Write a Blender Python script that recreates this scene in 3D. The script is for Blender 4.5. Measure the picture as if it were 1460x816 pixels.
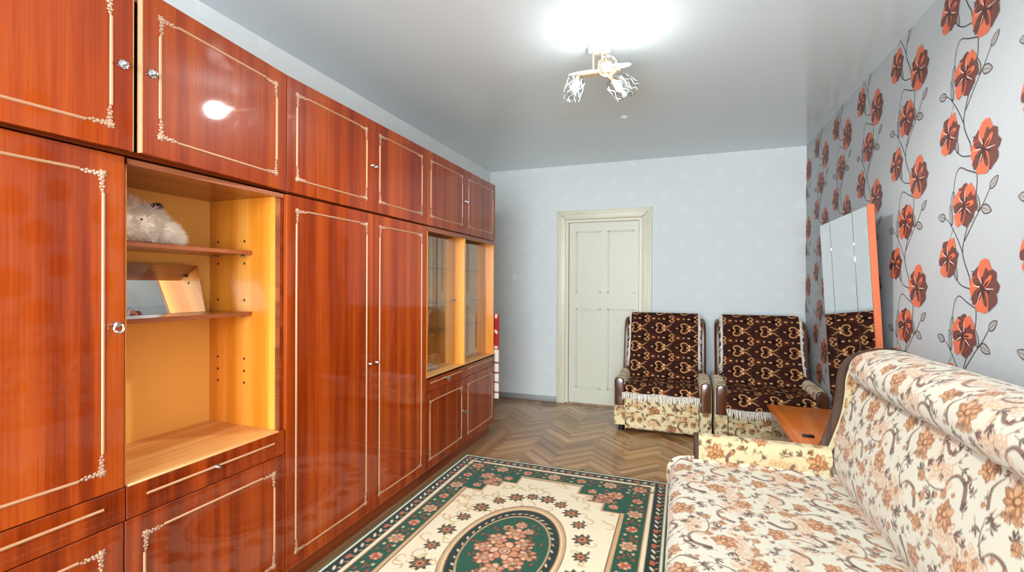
import bpy, bmesh, math, random
import numpy as np
from mathutils import Vector, Matrix

S = bpy.context.scene
for o in list(bpy.data.objects):
    bpy.data.objects.remove(o)
COL = S.collection
random.seed(7)
PI = math.pi

# ------------------------------------------------------------------ camera
F_PX, YAW, PITCH, ROLL, CAM_H = 665.4, 0.3505, -0.0032, 0.0051, 1.36
fw = Vector((-math.sin(YAW)*math.cos(PITCH), math.cos(YAW)*math.cos(PITCH), math.sin(PITCH)))
rt0 = Vector((math.cos(YAW), math.sin(YAW), 0)); up0 = rt0.cross(fw)
rt = rt0*math.cos(ROLL) + up0*math.sin(ROLL)
up = -rt0*math.sin(ROLL) + up0*math.cos(ROLL)
cd = bpy.data.cameras.new('camera'); cam = bpy.data.objects.new('camera', cd); COL.objects.link(cam)
cam.matrix_world = Matrix(((rt.x, up.x, -fw.x, 0), (rt.y, up.y, -fw.y, 0), (rt.z, up.z, -fw.z, CAM_H), (0, 0, 0, 1)))
cd.sensor_fit = 'HORIZONTAL'; cd.sensor_width = 36; cd.lens = F_PX*36/1460
cd.clip_start = 0.02
S.camera = cam

# ------------------------------------------------------------------ world, light, exposure
W = bpy.data.worlds.new('world'); S.world = W; W.use_nodes = True
bg = W.node_tree.nodes['Background']; bg.inputs[0].default_value = (0.86, 0.93, 1.0, 1); bg.inputs[1].default_value = 1.2

def area(name, loc, rot, sx, sy, power, color):
    l = bpy.data.lights.new(name, 'AREA'); l.shape = 'RECTANGLE'; l.size = sx; l.size_y = sy
    l.energy = power; l.color = color
    o = bpy.data.objects.new(name, l); COL.objects.link(o); o.location = loc; o.rotation_euler = rot
    return o
# added daylight source at an unseen window, placed to light the room evenly
area('unseen_window_daylight', (-0.40, -2.27, 1.62), (PI/2, 0, 0), 2.7, 2.0, 265, (0.82, 0.93, 1.0))

S.view_settings.view_transform = 'Standard'; S.view_settings.look = 'None'
S.view_settings.gamma = 1.0; S.view_settings.use_curve_mapping = False
S.view_settings.exposure = 0.46
S.cycles.use_denoising = True
S.cycles.max_bounces = 9; S.cycles.diffuse_bounces = 5; S.cycles.glossy_bounces = 5
S.cycles.transparent_max_bounces = 12
S.cycles.sample_clamp_indirect = 6.0
S.cycles.caustics_reflective = False; S.cycles.caustics_refractive = False
S.cycles.blur_glossy = 0.3

# ------------------------------------------------------------------ helpers
def lin(c):
    return tuple((x/255/12.92 if x/255 <= .04045 else ((x/255+.055)/1.055)**2.4) for x in c[:3])
def rgba(c): return (*lin(c), 1.0)

def new_mat(name):
    m = bpy.data.materials.new(name); m.use_nodes = True
    return m, m.node_tree.nodes, m.node_tree.links, m.node_tree.nodes['Principled BSDF']

def plain(name, c, rough=.5, metal=0., spec=.5, coat=0., bump=0., bscale=200., vary=0.):
    m, n, l, b = new_mat(name)
    b.inputs['Base Color'].default_value = rgba(c)
    b.inputs['Roughness'].default_value = rough; b.inputs['Metallic'].default_value = metal
    b.inputs['Specular IOR Level'].default_value = spec; b.inputs['Coat Weight'].default_value = coat
    g = n.new('ShaderNodeNewGeometry')
    if bump or vary:
        t = n.new('ShaderNodeTexNoise'); t.inputs['Scale'].default_value = bscale; t.inputs['Detail'].default_value = 3
        l.new(g.outputs['Position'], t.inputs['Vector'])
        if bump:
            bp = n.new('ShaderNodeBump'); bp.inputs['Strength'].default_value = bump; bp.inputs['Distance'].default_value = .002
            l.new(t.outputs['Fac'], bp.inputs['Height']); l.new(bp.outputs['Normal'], b.inputs['Normal'])
        if vary:
            mx = n.new('ShaderNodeMix'); mx.data_type = 'RGBA'
            mx.inputs[6].default_value = rgba(c); mx.inputs[7].default_value = (*[x*(1-vary) for x in lin(c)], 1)
            l.new(t.outputs['Fac'], mx.inputs[0]); l.new(mx.outputs[2], b.inputs['Base Color'])
    return m

def wood(name, c_dark, c_mid, c_light, axis='z', ribbon=16., fine=180., rough=.2, coat=.6, coat_rough=.04, spec=.5, objrand=True):
    m, n, l, b = new_mat(name)
    g = n.new('ShaderNodeNewGeometry')
    def tex(sc, stretch, detail):
        mp = n.new('ShaderNodeMapping')
        s = [sc, sc, sc]; s['xyz'.index(axis)] = stretch
        mp.inputs['Scale'].default_value = s
        l.new(g.outputs['Position'], mp.inputs['Vector'])
        if objrand:
            oi = n.new('ShaderNodeObjectInfo')
            ml = n.new('ShaderNodeMath'); ml.operation = 'MULTIPLY'; ml.inputs[1].default_value = 60
            cb = n.new('ShaderNodeCombineXYZ')
            l.new(oi.outputs['Random'], ml.inputs[0])
            for i in range(3): l.new(ml.outputs[0], cb.inputs[i])
            l.new(cb.outputs[0], mp.inputs['Location'])
        t = n.new('ShaderNodeTexNoise'); t.inputs['Scale'].default_value = 1; t.inputs['Detail'].default_value = detail
        l.new(mp.outputs[0], t.inputs['Vector'])
        return t
    t1 = tex(ribbon, ribbon*.022, 3.5); t2 = tex(fine, fine*.02, 2.)
    mx = n.new('ShaderNodeMath'); mx.operation = 'MULTIPLY_ADD'; mx.inputs[1].default_value = .30
    sb = n.new('ShaderNodeMath'); sb.operation = 'SUBTRACT'; sb.inputs[1].default_value = .15
    l.new(t1.outputs['Fac'], sb.inputs[0]); l.new(t2.outputs['Fac'], mx.inputs[0]); l.new(sb.outputs[0], mx.inputs[2])
    cr = n.new('ShaderNodeValToRGB'); e = cr.color_ramp.elements
    e[0].position = .34; e[0].color = rgba(c_dark); e[1].position = .66; e[1].color = rgba(c_light)
    k = e.new(.5); k.color = rgba(c_mid)
    l.new(mx.outputs[0], cr.inputs[0]); l.new(cr.outputs[0], b.inputs['Base Color'])
    b.inputs['Roughness'].default_value = rough; b.inputs['Coat Weight'].default_value = coat
    b.inputs['Coat Roughness'].default_value = coat_rough; b.inputs['Specular IOR Level'].default_value = spec
    # slightly wavy polyester lacquer
    t3 = n.new('ShaderNodeTexNoise'); t3.inputs['Scale'].default_value = 3.2; t3.inputs['Detail'].default_value = 1
    l.new(g.outputs['Position'], t3.inputs['Vector'])
    bp = n.new('ShaderNodeBump'); bp.inputs['Strength'].default_value = .06; bp.inputs['Distance'].default_value = .01
    l.new(t3.outputs['Fac'], bp.inputs['Height']); l.new(bp.outputs['Normal'], b.inputs['Coat Normal'])
    return m

def fabric(name, rough=.9, sheen=.2, bump=.35, bscale=900.):
    """woven print: colour comes from the 'print' attribute laid on the cloth, weave from noise"""
    m, n, l, b = new_mat(name)
    a = n.new('ShaderNodeAttribute'); a.attribute_name = 'print'
    g = n.new('ShaderNodeNewGeometry')
    t = n.new('ShaderNodeTexNoise'); t.inputs['Scale'].default_value = bscale; t.inputs['Detail'].default_value = 2
    l.new(g.outputs['Position'], t.inputs['Vector'])
    mr = n.new('ShaderNodeMapRange'); mr.inputs[1].default_value = .2; mr.inputs[2].default_value = .8
    mr.inputs[3].default_value = .84; mr.inputs[4].default_value = 1.12
    l.new(t.outputs['Fac'], mr.inputs[0])
    vm = n.new('ShaderNodeVectorMath'); vm.operation = 'SCALE'
    l.new(a.outputs['Color'], vm.inputs[0]); l.new(mr.outputs[0], vm.inputs['Scale'])
    l.new(vm.outputs[0], b.inputs['Base Color'])
    bp = n.new('ShaderNodeBump'); bp.inputs['Strength'].default_value = bump; bp.inputs['Distance'].default_value = .001
    l.new(t.outputs['Fac'], bp.inputs['Height']); l.new(bp.outputs['Normal'], b.inputs['Normal'])
    b.inputs['Roughness'].default_value = rough; b.inputs['Sheen Weight'].default_value = sheen
    b.inputs['Specular IOR Level'].default_value = .06
    return m

def ob(name, mesh, parent=None, loc=(0, 0, 0), rot=(0, 0, 0)):
    o = bpy.data.objects.new(name, mesh); COL.objects.link(o)
    o.location = loc; o.rotation_euler = rot
    if parent: o.parent = parent
    return o
def tag(o, label=None, cat=None, group=None, kind=None):
    if label: o['label'] = label
    if cat: o['category'] = cat
    if group: o['group'] = group
    if kind: o['kind'] = kind
    return o
def thing(name, label, cat, loc, rz=0, group=None):
    return tag(ob(name, None, None, loc, (0, 0, rz)), label, cat, group)

class MB:
    def __init__(s): s.v = []; s.f = []; s.m = []
    def add(s, vs, fs, mi=0):
        k = len(s.v); s.v += [tuple(p) for p in vs]
        for f in fs: s.f.append([i+k for i in f]); s.m.append(mi)
        return s
    def box(s, x0, x1, y0, y1, z0, z1, mi=0):
        return s.add([(x0,y0,z0),(x1,y0,z0),(x1,y1,z0),(x0,y1,z0),(x0,y0,z1),(x1,y0,z1),(x1,y1,z1),(x0,y1,z1)],
            [(0,3,2,1),(4,5,6,7),(0,1,5,4),(1,2,6,5),(2,3,7,6),(3,0,4,7)], mi)
    def tube(s, pts, r, n=8, mi=0, caps=True, flat=1.0):
        pts = [Vector(p) for p in pts]; rs = r if isinstance(r, (list, tuple)) else [r]*len(pts)
        vs = []; ref = None
        for i, p in enumerate(pts):
            t = (pts[min(i+1, len(pts)-1)]-pts[max(i-1, 0)]).normalized()
            if ref is None:
                ref = t.orthogonal().normalized() if abs(t.z) > .95 else Vector((0,0,1)).cross(t).normalized()
            a = (ref - t*ref.dot(t)).normalized(); b = t.cross(a); ref = a
            for k in range(n):
                w = 2*PI*k/n; vs.append(p + (a*math.cos(w) + b*math.sin(w)*flat)*rs[i])
        fs = []
        for i in range(len(pts)-1):
            for k in range(n):
                fs.append((i*n+k, i*n+(k+1) % n, (i+1)*n+(k+1) % n, (i+1)*n+k))
        if caps:
            fs.append(tuple(range(n))[::-1]); fs.append(tuple(range((len(pts)-1)*n, len(pts)*n)))
        return s.add(vs, fs, mi)
    def lathe(s, prof, n=16, c=(0,0,0), axis=(0,0,1), mi=0):
        ax = Vector(axis).normalized(); a = ax.orthogonal().normalized(); b = ax.cross(a); c = Vector(c)
        vs = []
        for r, h in prof:
            for k in range(n):
                w = 2*PI*k/n; vs.append(c + ax*h + (a*math.cos(w)+b*math.sin(w))*r)
        fs = []
        for i in range(len(prof)-1):
            for k in range(n):
                fs.append((i*n+k, i*n+(k+1) % n, (i+1)*n+(k+1) % n, (i+1)*n+k))
        return s.add(vs, fs, mi)
    def ball(s, c, r, n=8, mi=0, sc=(1,1,1)):
        vs = []; fs = []; h = max(4, n//2)
        for i in range(h+1):
            t = PI*i/h
            for k in range(n):
                w = 2*PI*k/n
                vs.append((c[0]+r*sc[0]*math.sin(t)*math.cos(w), c[1]+r*sc[1]*math.sin(t)*math.sin(w), c[2]+r*sc[2]*math.cos(t)))
        for i in range(h):
            for k in range(n):
                fs.append((i*n+k, (i+1)*n+k, (i+1)*n+(k+1) % n, i*n+(k+1) % n))
        return s.add(vs, fs, mi)
    def prism(s, poly, axis, t0, t1, mi=0):
        """poly: 2-D outline, extruded along axis ('x': poly is (y,z); 'y': (x,z); 'z': (x,y))"""
        def P(p, t): return {'x': (t, p[0], p[1]), 'y': (p[0], t, p[1]), 'z': (p[0], p[1], t)}[axis]
        n = len(poly); vs = [P(p, t0) for p in poly] + [P(p, t1) for p in poly]
        fs = [tuple(range(n))[::-1], tuple(range(n, 2*n))] + [(i, (i+1) % n, n+(i+1) % n, n+i) for i in range(n)]
        return s.add(vs, fs, mi)
    def mesh(s, name, mats, smooth=40, bevel=0, seg=2):
        me = bpy.data.meshes.new(name); me.from_pydata(s.v, [], s.f)
        for i, p in enumerate(me.polygons): p.material_index = s.m[i]
        for m in (mats if isinstance(mats, (list, tuple)) else [mats]): me.materials.append(m)
        bm = bmesh.new(); bm.from_mesh(me)
        bmesh.ops.recalc_face_normals(bm, faces=bm.faces)
        if bevel:
            ed = [e for e in bm.edges if len(e.link_faces) == 2 and e.calc_face_angle(0) > .6]
            bmesh.ops.bevel(bm, geom=ed, offset=bevel, segments=seg, affect='EDGES', profile=.5, clamp_overlap=True)
        bm.to_mesh(me); bm.free()
        if smooth:
            me.polygons.foreach_set('use_smooth', [True]*len(me.polygons)); me.set_sharp_from_angle(angle=math.radians(smooth))
        me.update(); return me
    def build(s, name, mats, parent=None, loc=(0,0,0), rot=(0,0,0), smooth=40, bevel=0, seg=2):
        return ob(name, s.mesh(name, mats, smooth, bevel, seg), parent, loc, rot)

def grid_mesh(name, P, mat, cols=None, closed_u=False, flip=False):
    """P: (nv, nu, 3) array of points -> smooth quad mesh; cols (nv,nu,3) linear colours -> 'print' attribute"""
    nv, nu = P.shape[:2]; me = bpy.data.meshes.new(name)
    me.vertices.add(nv*nu); me.vertices.foreach_set('co', P.reshape(-1).astype(np.float32))
    idx = np.arange(nv*nu).reshape(nv, nu)
    a, b, c, d = idx[:-1, :-1], idx[:-1, 1:], idx[1:, 1:], idx[1:, :-1]
    q = np.stack((a, d, c, b) if flip else (a, b, c, d), -1).reshape(-1, 4)
    me.loops.add(q.size); me.loops.foreach_set('vertex_index', q.reshape(-1).astype(np.int32))
    me.polygons.add(len(q)); me.polygons.foreach_set('loop_start', (np.arange(len(q))*4).astype(np.int32))
    me.polygons.foreach_set('use_smooth', np.ones(len(q), dtype=bool))
    me.update(calc_edges=True)
    if cols is not None:
        at = me.color_attributes.new('print', 'FLOAT_COLOR', 'POINT')
        c4 = np.ones((nv*nu, 4), np.float32); c4[:, :3] = cols.reshape(-1, 3)
        at.data.foreach_set('color', c4.reshape(-1))
    me.materials.append(mat); return me

def paint(o, rgb):
    """one flat print colour on a mesh that uses a fabric material"""
    me = o.data; at = me.color_attributes.new('print', 'FLOAT_COLOR', 'POINT')
    at.data.foreach_set('color', np.tile(np.array((*lin(rgb), 1), np.float32), len(me.vertices)))

def catmull(pts, n=8):
    P = [np.array(p, float) for p in pts]; out = []
    for i in range(len(P)-1):
        p0 = P[max(i-1, 0)]; p1 = P[i]; p2 = P[i+1]; p3 = P[min(i+2, len(P)-1)]
        for k in range(n):
            t = k/n
            out.append(.5*((2*p1)+(-p0+p2)*t+(2*p0-5*p1+4*p2-p3)*t*t+(-p0+3*p1-3*p2+p3)*t**3))
    out.append(P[-1]); return np.array(out)
def resample(C, step):
    d = np.r_[0, np.cumsum(np.linalg.norm(np.diff(C, axis=0), axis=1))]
    n = max(2, int(d[-1]/step)+1); t = np.linspace(0, d[-1], n)
    return np.stack([np.interp(t, d, C[:, i]) for i in range(C.shape[1])], 1), t

class Tile:
    """a repeat of printed cloth drawn with strokes, leaves and ellipses; sampled onto a mesh"""
    def __init__(s, w, h, res, base, wrap=True):
        s.res = res; s.nx = int(round(w/res)); s.ny = int(round(h/res)); s.w = s.nx*res; s.h = s.ny*res; s.wrap = wrap
        s.a = np.empty((s.ny, s.nx, 3)); s.a[:] = lin(base)
    def _win(s, x0, x1, y0, y1):
        i = np.arange(int(x0/s.res)-2, int(x1/s.res)+3); j = np.arange(int(y0/s.res)-2, int(y1/s.res)+3)
        if not s.wrap:
            i = i[(i >= 0) & (i < s.nx)]; j = j[(j >= 0) & (j < s.ny)]
        return i, j
    def _mix(s, i, j, al, col):
        if len(i) == 0 or len(j) == 0: return
        ix = np.ix_(j % s.ny, i % s.nx); s.a[ix] = s.a[ix]*(1-al[..., None]) + np.array(lin(col))*al[..., None]
    def ell(s, cx, cy, rx, ry, col, ang=0., op=1.):
        R = max(rx, ry); i, j = s._win(cx-R, cx+R, cy-R, cy+R)
        X, Y = np.meshgrid((i+.5)*s.res-cx, (j+.5)*s.res-cy)
        c, n = math.cos(ang), math.sin(ang); u = X*c+Y*n; v = -X*n+Y*c
        d = (1-np.sqrt((u/rx)**2+(v/ry)**2))*min(rx, ry)/s.res
        s._mix(i, j, np.clip(d+.5, 0, 1)*op, col); return s
    def ring(s, cx, cy, r, wd, col, op=1.):
        i, j = s._win(cx-r-wd, cx+r+wd, cy-r-wd, cy+r+wd)
        X, Y = np.meshgrid((i+.5)*s.res-cx, (j+.5)*s.res-cy)
        d = (wd/2-abs(np.hypot(X, Y)-r))/s.res
        s._mix(i, j, np.clip(d+.5, 0, 1)*op, col); return s
    def leaf(s, x, y, ln, wd, ang, col, op=1.):
        c, n = math.cos(ang), math.sin(ang); cx, cy = x+c*ln/2, y+n*ln/2
        i, j = s._win(cx-ln/2, cx+ln/2, cy-ln/2, cy+ln/2)
        X, Y = np.meshgrid((i+.5)*s.res-cx, (j+.5)*s.res-cy)
        u = (X*c+Y*n)/(ln/2); v = -X*n+Y*c
        d = (wd/2*(1-u*u)-abs(v))/s.res
        s._mix(i, j, np.where(abs(u) < 1, np.clip(d+.5, 0, 1), 0)*op, col); return s
    def stroke(s, pts, w0, w1, col, op=1., n=6):
        C = catmull(pts, n); m = max(w0, w1)
        i, j = s._win(C[:, 0].min()-m, C[:, 0].max()+m, C[:, 1].min()-m, C[:, 1].max()+m)
        if len(i) == 0 or len(j) == 0: return s
        X, Y = np.meshgrid((i+.5)*s.res, (j+.5)*s.res); al = np.zeros(X.shape); K = len(C)
        for k in range(K-1):
            p, q = C[k], C[k+1]; d = q-p; L = max(d@d, 1e-12)
            t = np.clip(((X-p[0])*d[0]+(Y-p[1])*d[1])/L, 0, 1)
            r = np.hypot(X-p[0]-t*d[0], Y-p[1]-t*d[1]); f = (k+.5)/K
            al = np.maximum(al, np.clip(((w0+(w1-w0)*f)/2-r)/s.res+.5, 0, 1))
        s._mix(i, j, al*op, col); return s
    def rect(s, x0, x1, y0, y1, col):
        i, j = s._win(x0, x1, y0, y1)
        X, Y = np.meshgrid((i+.5)*s.res, (j+.5)*s.res)
        s._mix(i, j, ((X >= x0) & (X <= x1) & (Y >= y0) & (Y <= y1)).astype(float), col); return s
    def sample(s, U, V):
        fx = U/s.res-.5; fy = V/s.res-.5; i = np.floor(fx).astype(int); j = np.floor(fy).astype(int)
        a = (fx-i)[..., None]; b = (fy-j)[..., None]
        g = (lambda jj, ii: s.a[jj % s.ny, ii % s.nx]) if s.wrap else (lambda jj, ii: s.a[np.clip(jj, 0, s.ny-1), np.clip(ii, 0, s.nx-1)])
        return (g(j, i)*(1-a)+g(j, i+1)*a)*(1-b)+(g(j+1, i)*(1-a)+g(j+1, i+1)*a)*b

def floral_tile(base, tan, seed):
    """cream furniture plush with ochre flowers, dark leaves and lacy tan scrolls"""
    r = random.Random(seed); t = Tile(.46, .50, .002, base)
    OC, OCL, OCD = (164, 104, 58), (196, 148, 104), (112, 66, 38)
    DK, DKL = (84, 54, 42), (128, 96, 76)
    # lacy tan veils
    PKT = tuple(int(a*.5+b_*.5) for a, b_ in zip(tan, OCL))
    for (cx, cy, n_, sx, sy) in ((.08, .10, 70, .060, .022), (.31, .36, 70, .060, .024), (.20, .25, 46, .045, .020), (.40, .08, 46, .040, .022), (.07, .42, 50, .05, .02)):
        for k in range(n_):
            x = cx+r.gauss(0, sx); y = cy+r.gauss(0, sy)
            t.ell(x, y, .012, .010, tan if r.random() < .6 else PKT, r.random()*3, .8)
            t.ell(x+.001, y, .0060, .0050, base, 0, .75)
    def flower(x, y, R, ang):
        for k in range(9):
            a = ang+k*2*PI/9+r.uniform(-.2, .2); q = R*r.uniform(.75, 1.2)
            t.leaf(x, y, q, R*.55, a, OCD, .9); t.leaf(x, y, q*.93, R*.42, a, OC if k % 3 else OCL); t.leaf(x+math.cos(a)*R*.15, y+math.sin(a)*R*.15, q*.55, R*.18, a, OCL)
        t.ell(x, y, R*.3, R*.26, OCD); t.ell(x-R*.04, y+R*.04, R*.18, R*.16, OCL)
    def sprig(x, y, ang, n_=5, L=.024, col=DK):
        t.stroke([(x, y), (x+math.cos(ang)*L*1.4, y+math.sin(ang)*L*1.4)], .0030, .0018, col)
        for k in range(n_):
            a = ang+(k-(n_-1)/2)*.62+r.uniform(-.12, .12); d = .3+.25*abs(k-(n_-1)/2)
            px, py = x+math.cos(ang)*L*(1.4-d), y+math.sin(ang)*L*(1.4-d)
            t.leaf(px, py, L*r.uniform(.8, 1.15), L*.30, a, col)
    def swoosh(pts, w, col=DKL):
        t.stroke(pts, w, .0030, DK); t.stroke(pts, w*.5, .001, col)
    swoosh([(.05, .20), (.075, .25), (.12, .265), (.15, .24), (.15, .205)], .019)
    swoosh([(.30, .47), (.27, .43), (.285, .385), (.33, .38), (.35, .40)], .019)
    swoosh([(.26, .10), (.29, .145), (.34, .15), (.37, .12)], .017)
    swoosh([(.11, .43), (.08, .39), (.04, .385), (.02, .41)], .016)
    swoosh([(.42, .24), (.44, .29), (.42, .33)], .014)
    swoosh([(.23, .33), (.20, .31), (.17, .33), (.17, .37)], .013)
    for pts in ([(.15, .205), (.20, .19), (.26, .20), (.30, .24)], [(.02, .06), (.06, .04), (.11, .05), (.16, .03)], [(.33, .24), (.36, .29), (.35, .33)], [(.17, .33), (.20, .38), (.19, .44)], [(.37, .12), (.40, .16), (.41, .21)]):
        t.stroke(pts, .0055, .003, DK)
    for (x, y, R) in ((.11, .145, .050), (.345, .295, .054), (.215, .455, .046), (.025, .325, .038), (.43, .045, .040), (.225, .06, .032), (.28, .20, .026), (.40, .40, .030)):
        flower(x, y, R, r.random()*6)
    for k in range(26):
        x, y = r.random()*t.w, r.random()*t.h; flower(x, y, r.uniform(.010, .019), r.random()*6)
    for (x, y, a) in ((.17, .15, .2), (.06, .11, 2.8), (.13, .09, -1.2), (.40, .33, .6), (.30, .26, 3.4), (.37, .25, -1.0), (.26, .49, .3), (.17, .47, 2.6), (.23, .41, -1.4), (.05, .29, -.8), (.0, .36, 2.2), (.44, .09, 1.2), (.39, .03, 3.3), (.20, .02, 3.9), (.26, .07, .0), (.29, .19, 1.2), (.19, .29, 1.7), (.42, .43, .9), (.36, .46, 2.0), (.06, .46, 1.2), (.12, .34, .7), (.09, .01, 5.0), (.33, .06, 5.4), (.24, .31, 4.4), (.45, .20, 4.0), (.24, .15, 2.0), (.03, .17, 1.1), (.14, .29, 3.3), (.32, .43, 5.2), (.39, .19, 2.4), (.02, .24, .4), (.12, .39, 5.8), (.20, .12, 4.8), (.34, .01, 1.6), (.28, .33, 2.9), (.45, .37, 5.1)):
        sprig(x, y, a, r.choice((3, 4, 5)), r.uniform(.020, .031), DK if r.random() < .7 else (112, 66, 44))
    for k in range(34):
        sprig(r.random()*t.w, r.random()*t.h, r.random()*6.3, r.choice((2, 3)), r.uniform(.012, .020), DK if r.random() < .5 else (126, 84, 58))
    return t

def throw_tile():
    """dark brown plush with tan heart scrolls and dots"""
    t = Tile(.236, .192, .002, (56, 30, 24)); T, TD, D = (226, 170, 112), (150, 84, 48), (32, 15, 12)
    t.ell(.118, .048, .07, .030, (78, 40, 28)); t.ell(.0, .144, .07, .03, (78, 40, 28))
    t.ell(.03, .048, .035, .014, D); t.ell(.148, .144, .04, .016, D)
    ox, oy = 0, 0
    for sg in (1, -1):
        hp = [(ox+.070, oy+.048+sg*.004), (ox+.050, oy+.048+sg*.018), (ox+.050, oy+.048+sg*.040), (ox+.074, oy+.048+sg*.050), (ox+.100, oy+.048+sg*.042), (ox+.108, oy+.048+sg*.026)]
        t.stroke(hp, .012, .009, TD); t.stroke(hp, .007, .005, T)
        t.stroke([(ox+.104, oy+.048+sg*.004), (ox+.135, oy+.048+sg*.010), (ox+.160, oy+.048+sg*.018), (ox+.180, oy+.048+sg*.034), (ox+.196, oy+.048+sg*.040)], .0065, .003, T)
        t.ell(ox+.124, oy+.048+sg*.022, .010, .010, T); t.ell(ox+.124, oy+.048+sg*.022, .005, .005, (240, 205, 160))
    t.ell(ox+.080, oy+.048, .016, .018, D); t.ell(ox+.010, oy+.048, .012, .005, T, 0); t.ell(ox+.215, oy+.048, .010, .006, D)
    oy = .096
    for sg in (1, -1):
        q = [(.195, oy+.048+sg*.004), (.214, oy+.048+sg*.012), (.210, oy+.048+sg*.030), (.190, oy+.048+sg*.034), (.178, oy+.048+sg*.022)]
        t.stroke(q, .009, .007, TD); t.stroke(q, .0055, .004, T); t.ell(.176, oy+.048+sg*.018, .007, .007, T)
    for k, x in enumerate((.020, .072, .120)):
        t.ell(x, oy+.048, .016, .007, TD if k != 1 else D); t.ell(x, oy+.048, .011 if k != 1 else .005, .0045, (232, 190, 140))
    t.ell(.072, oy+.048, .022, .018, D); t.ring(.072, oy+.048, .007, .004, T)
    return t

FLORAL = floral_tile((200, 192, 172), (192, 156, 128), 3)
FLORALY = floral_tile((194, 178, 138), (180, 145, 104), 5)
FLORALC = floral_tile((228, 212, 168), (206, 170, 124), 5)
THROW = throw_tile()

# ------------------------------------------------------------------ materials
M = {}
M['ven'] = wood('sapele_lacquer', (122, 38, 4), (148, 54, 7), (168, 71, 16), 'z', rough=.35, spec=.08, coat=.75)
M['ven_shaded'] = wood('sapele_lacquer_shaded', (104, 31, 3), (132, 45, 5), (154, 60, 11), 'z', ribbon=22, rough=.35, spec=.08, coat=.75)  # same veneer, darkened in colour for the weaker light low down
M['edge'] = wood('cabinet_edge', (112, 40, 12), (136, 54, 18), (156, 70, 28), 'y', rough=.3, coat=.3)
M['shelfw'] = wood('shelf_board', (128, 62, 30), (150, 78, 42), (168, 94, 54), 'y', rough=.3, coat=.3)
M['pine'] = wood('light_veneer', (210, 124, 32), (230, 142, 44), (242, 166, 72), 'z', ribbon=12, rough=.3, coat=.3)
M['pineh'] = wood('light_veneer_flat', (196, 132, 66), (216, 156, 88), (228, 180, 122), 'y', ribbon=14, rough=.35, coat=.2)
M['orange'] = plain('orange_backboard', (255, 200, 100), .5, vary=.06, bscale=6)
M['bandw'] = plain('worn_edge_band', (196, 140, 98), .5, vary=.2, bscale=30.)
M['gold'] = plain('bronze_molding', (190, 140, 102), .36, metal=.25)
M['orn'] = plain('cast_ornament', (196, 158, 130), .36, metal=.45)
M['chrome'] = plain('chrome', (196, 200, 204), .18, metal=1)
M['dark'] = plain('hole_shade', (22, 14, 10), .8)
M['black'] = plain('black_plastic', (18, 18, 18), .35)
M['floralf'] = fabric('cream_floral_plush'); M['throwf'] = fabric('plush_throw', sheen=0., bscale=600.)
M['fringe'] = plain('cotton_fringe', (226, 220, 208), .9, bump=.4, bscale=500.)
M['armwood'] = wood('chair_wood', (62, 32, 18), (88, 48, 28), (110, 64, 38), 'z', ribbon=20, rough=.25, coat=.5)
M['rimwood'] = wood('sofa_rim_wood', (52, 34, 24), (70, 48, 36), (88, 62, 48), 'z', ribbon=30, rough=.6, coat=0., spec=.2)
M['tablew'] = wood('orange_tabletop', (206, 98, 14), (222, 114, 24), (232, 134, 44), 'y', ribbon=26, fine=120, rough=.3, coat=.15, spec=.35)
M['doorp'] = plain('cream_door_paint', (213, 209, 190), .42, bump=.06, bscale=40., vary=.06)
M['casing'] = plain('cream_casing_paint', (218, 211, 188), .4, bump=.06, bscale=40., vary=.05)
M['white'] = plain('white_plastic', (232, 232, 228), .35)
M['china'] = plain('white_china', (232, 232, 232), .15, coat=.4)
M['basegrey'] = plain('grey_skirting', (150, 148, 144), .5, vary=.1, bscale=12.)

def glassy(name, tint, gloss=.12, rough=.02):
    m, n, l, b = new_mat(name); n.remove(b); out = n['Material Output']
    tr = n.new('ShaderNodeBsdfTransparent'); tr.inputs[0].default_value = (*tint, 1)
    gl = n.new('ShaderNodeBsdfGlossy'); gl.inputs['Roughness'].default_value = rough
    fr = n.new('ShaderNodeLayerWeight'); fr.inputs[0].default_value = .5
    pw = n.new('ShaderNodeMath'); pw.operation = 'POWER'; pw.inputs[1].default_value = 4.0; l.new(fr.outputs['Facing'], pw.inputs[0])
    ad = n.new('ShaderNodeMath'); ad.operation = 'ADD'; ad.inputs[1].default_value = gloss; ad.use_clamp = True
    mx = n.new('ShaderNodeMixShader')
    l.new(pw.outputs[0], ad.inputs[0]); l.new(ad.outputs[0], mx.inputs[0]); l.new(tr.outputs[0], mx.inputs[1]); l.new(gl.outputs[0], mx.inputs[2])
    l.new(mx.outputs[0], out.inputs[0]); return m
M['glass'] = glassy('cabinet_glass', (.97, .98, .97), .15)
M['shelfglass'] = glassy('glass_shelf', (.80, .88, .82), .10)
m, n, l, b = new_mat('mirror_silver'); b.inputs['Metallic'].default_value = 1; b.inputs['Roughness'].default_value = .015
b.inputs['Base Color'].default_value = (.86, .90, .89, 1); M['mirror'] = m

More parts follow.
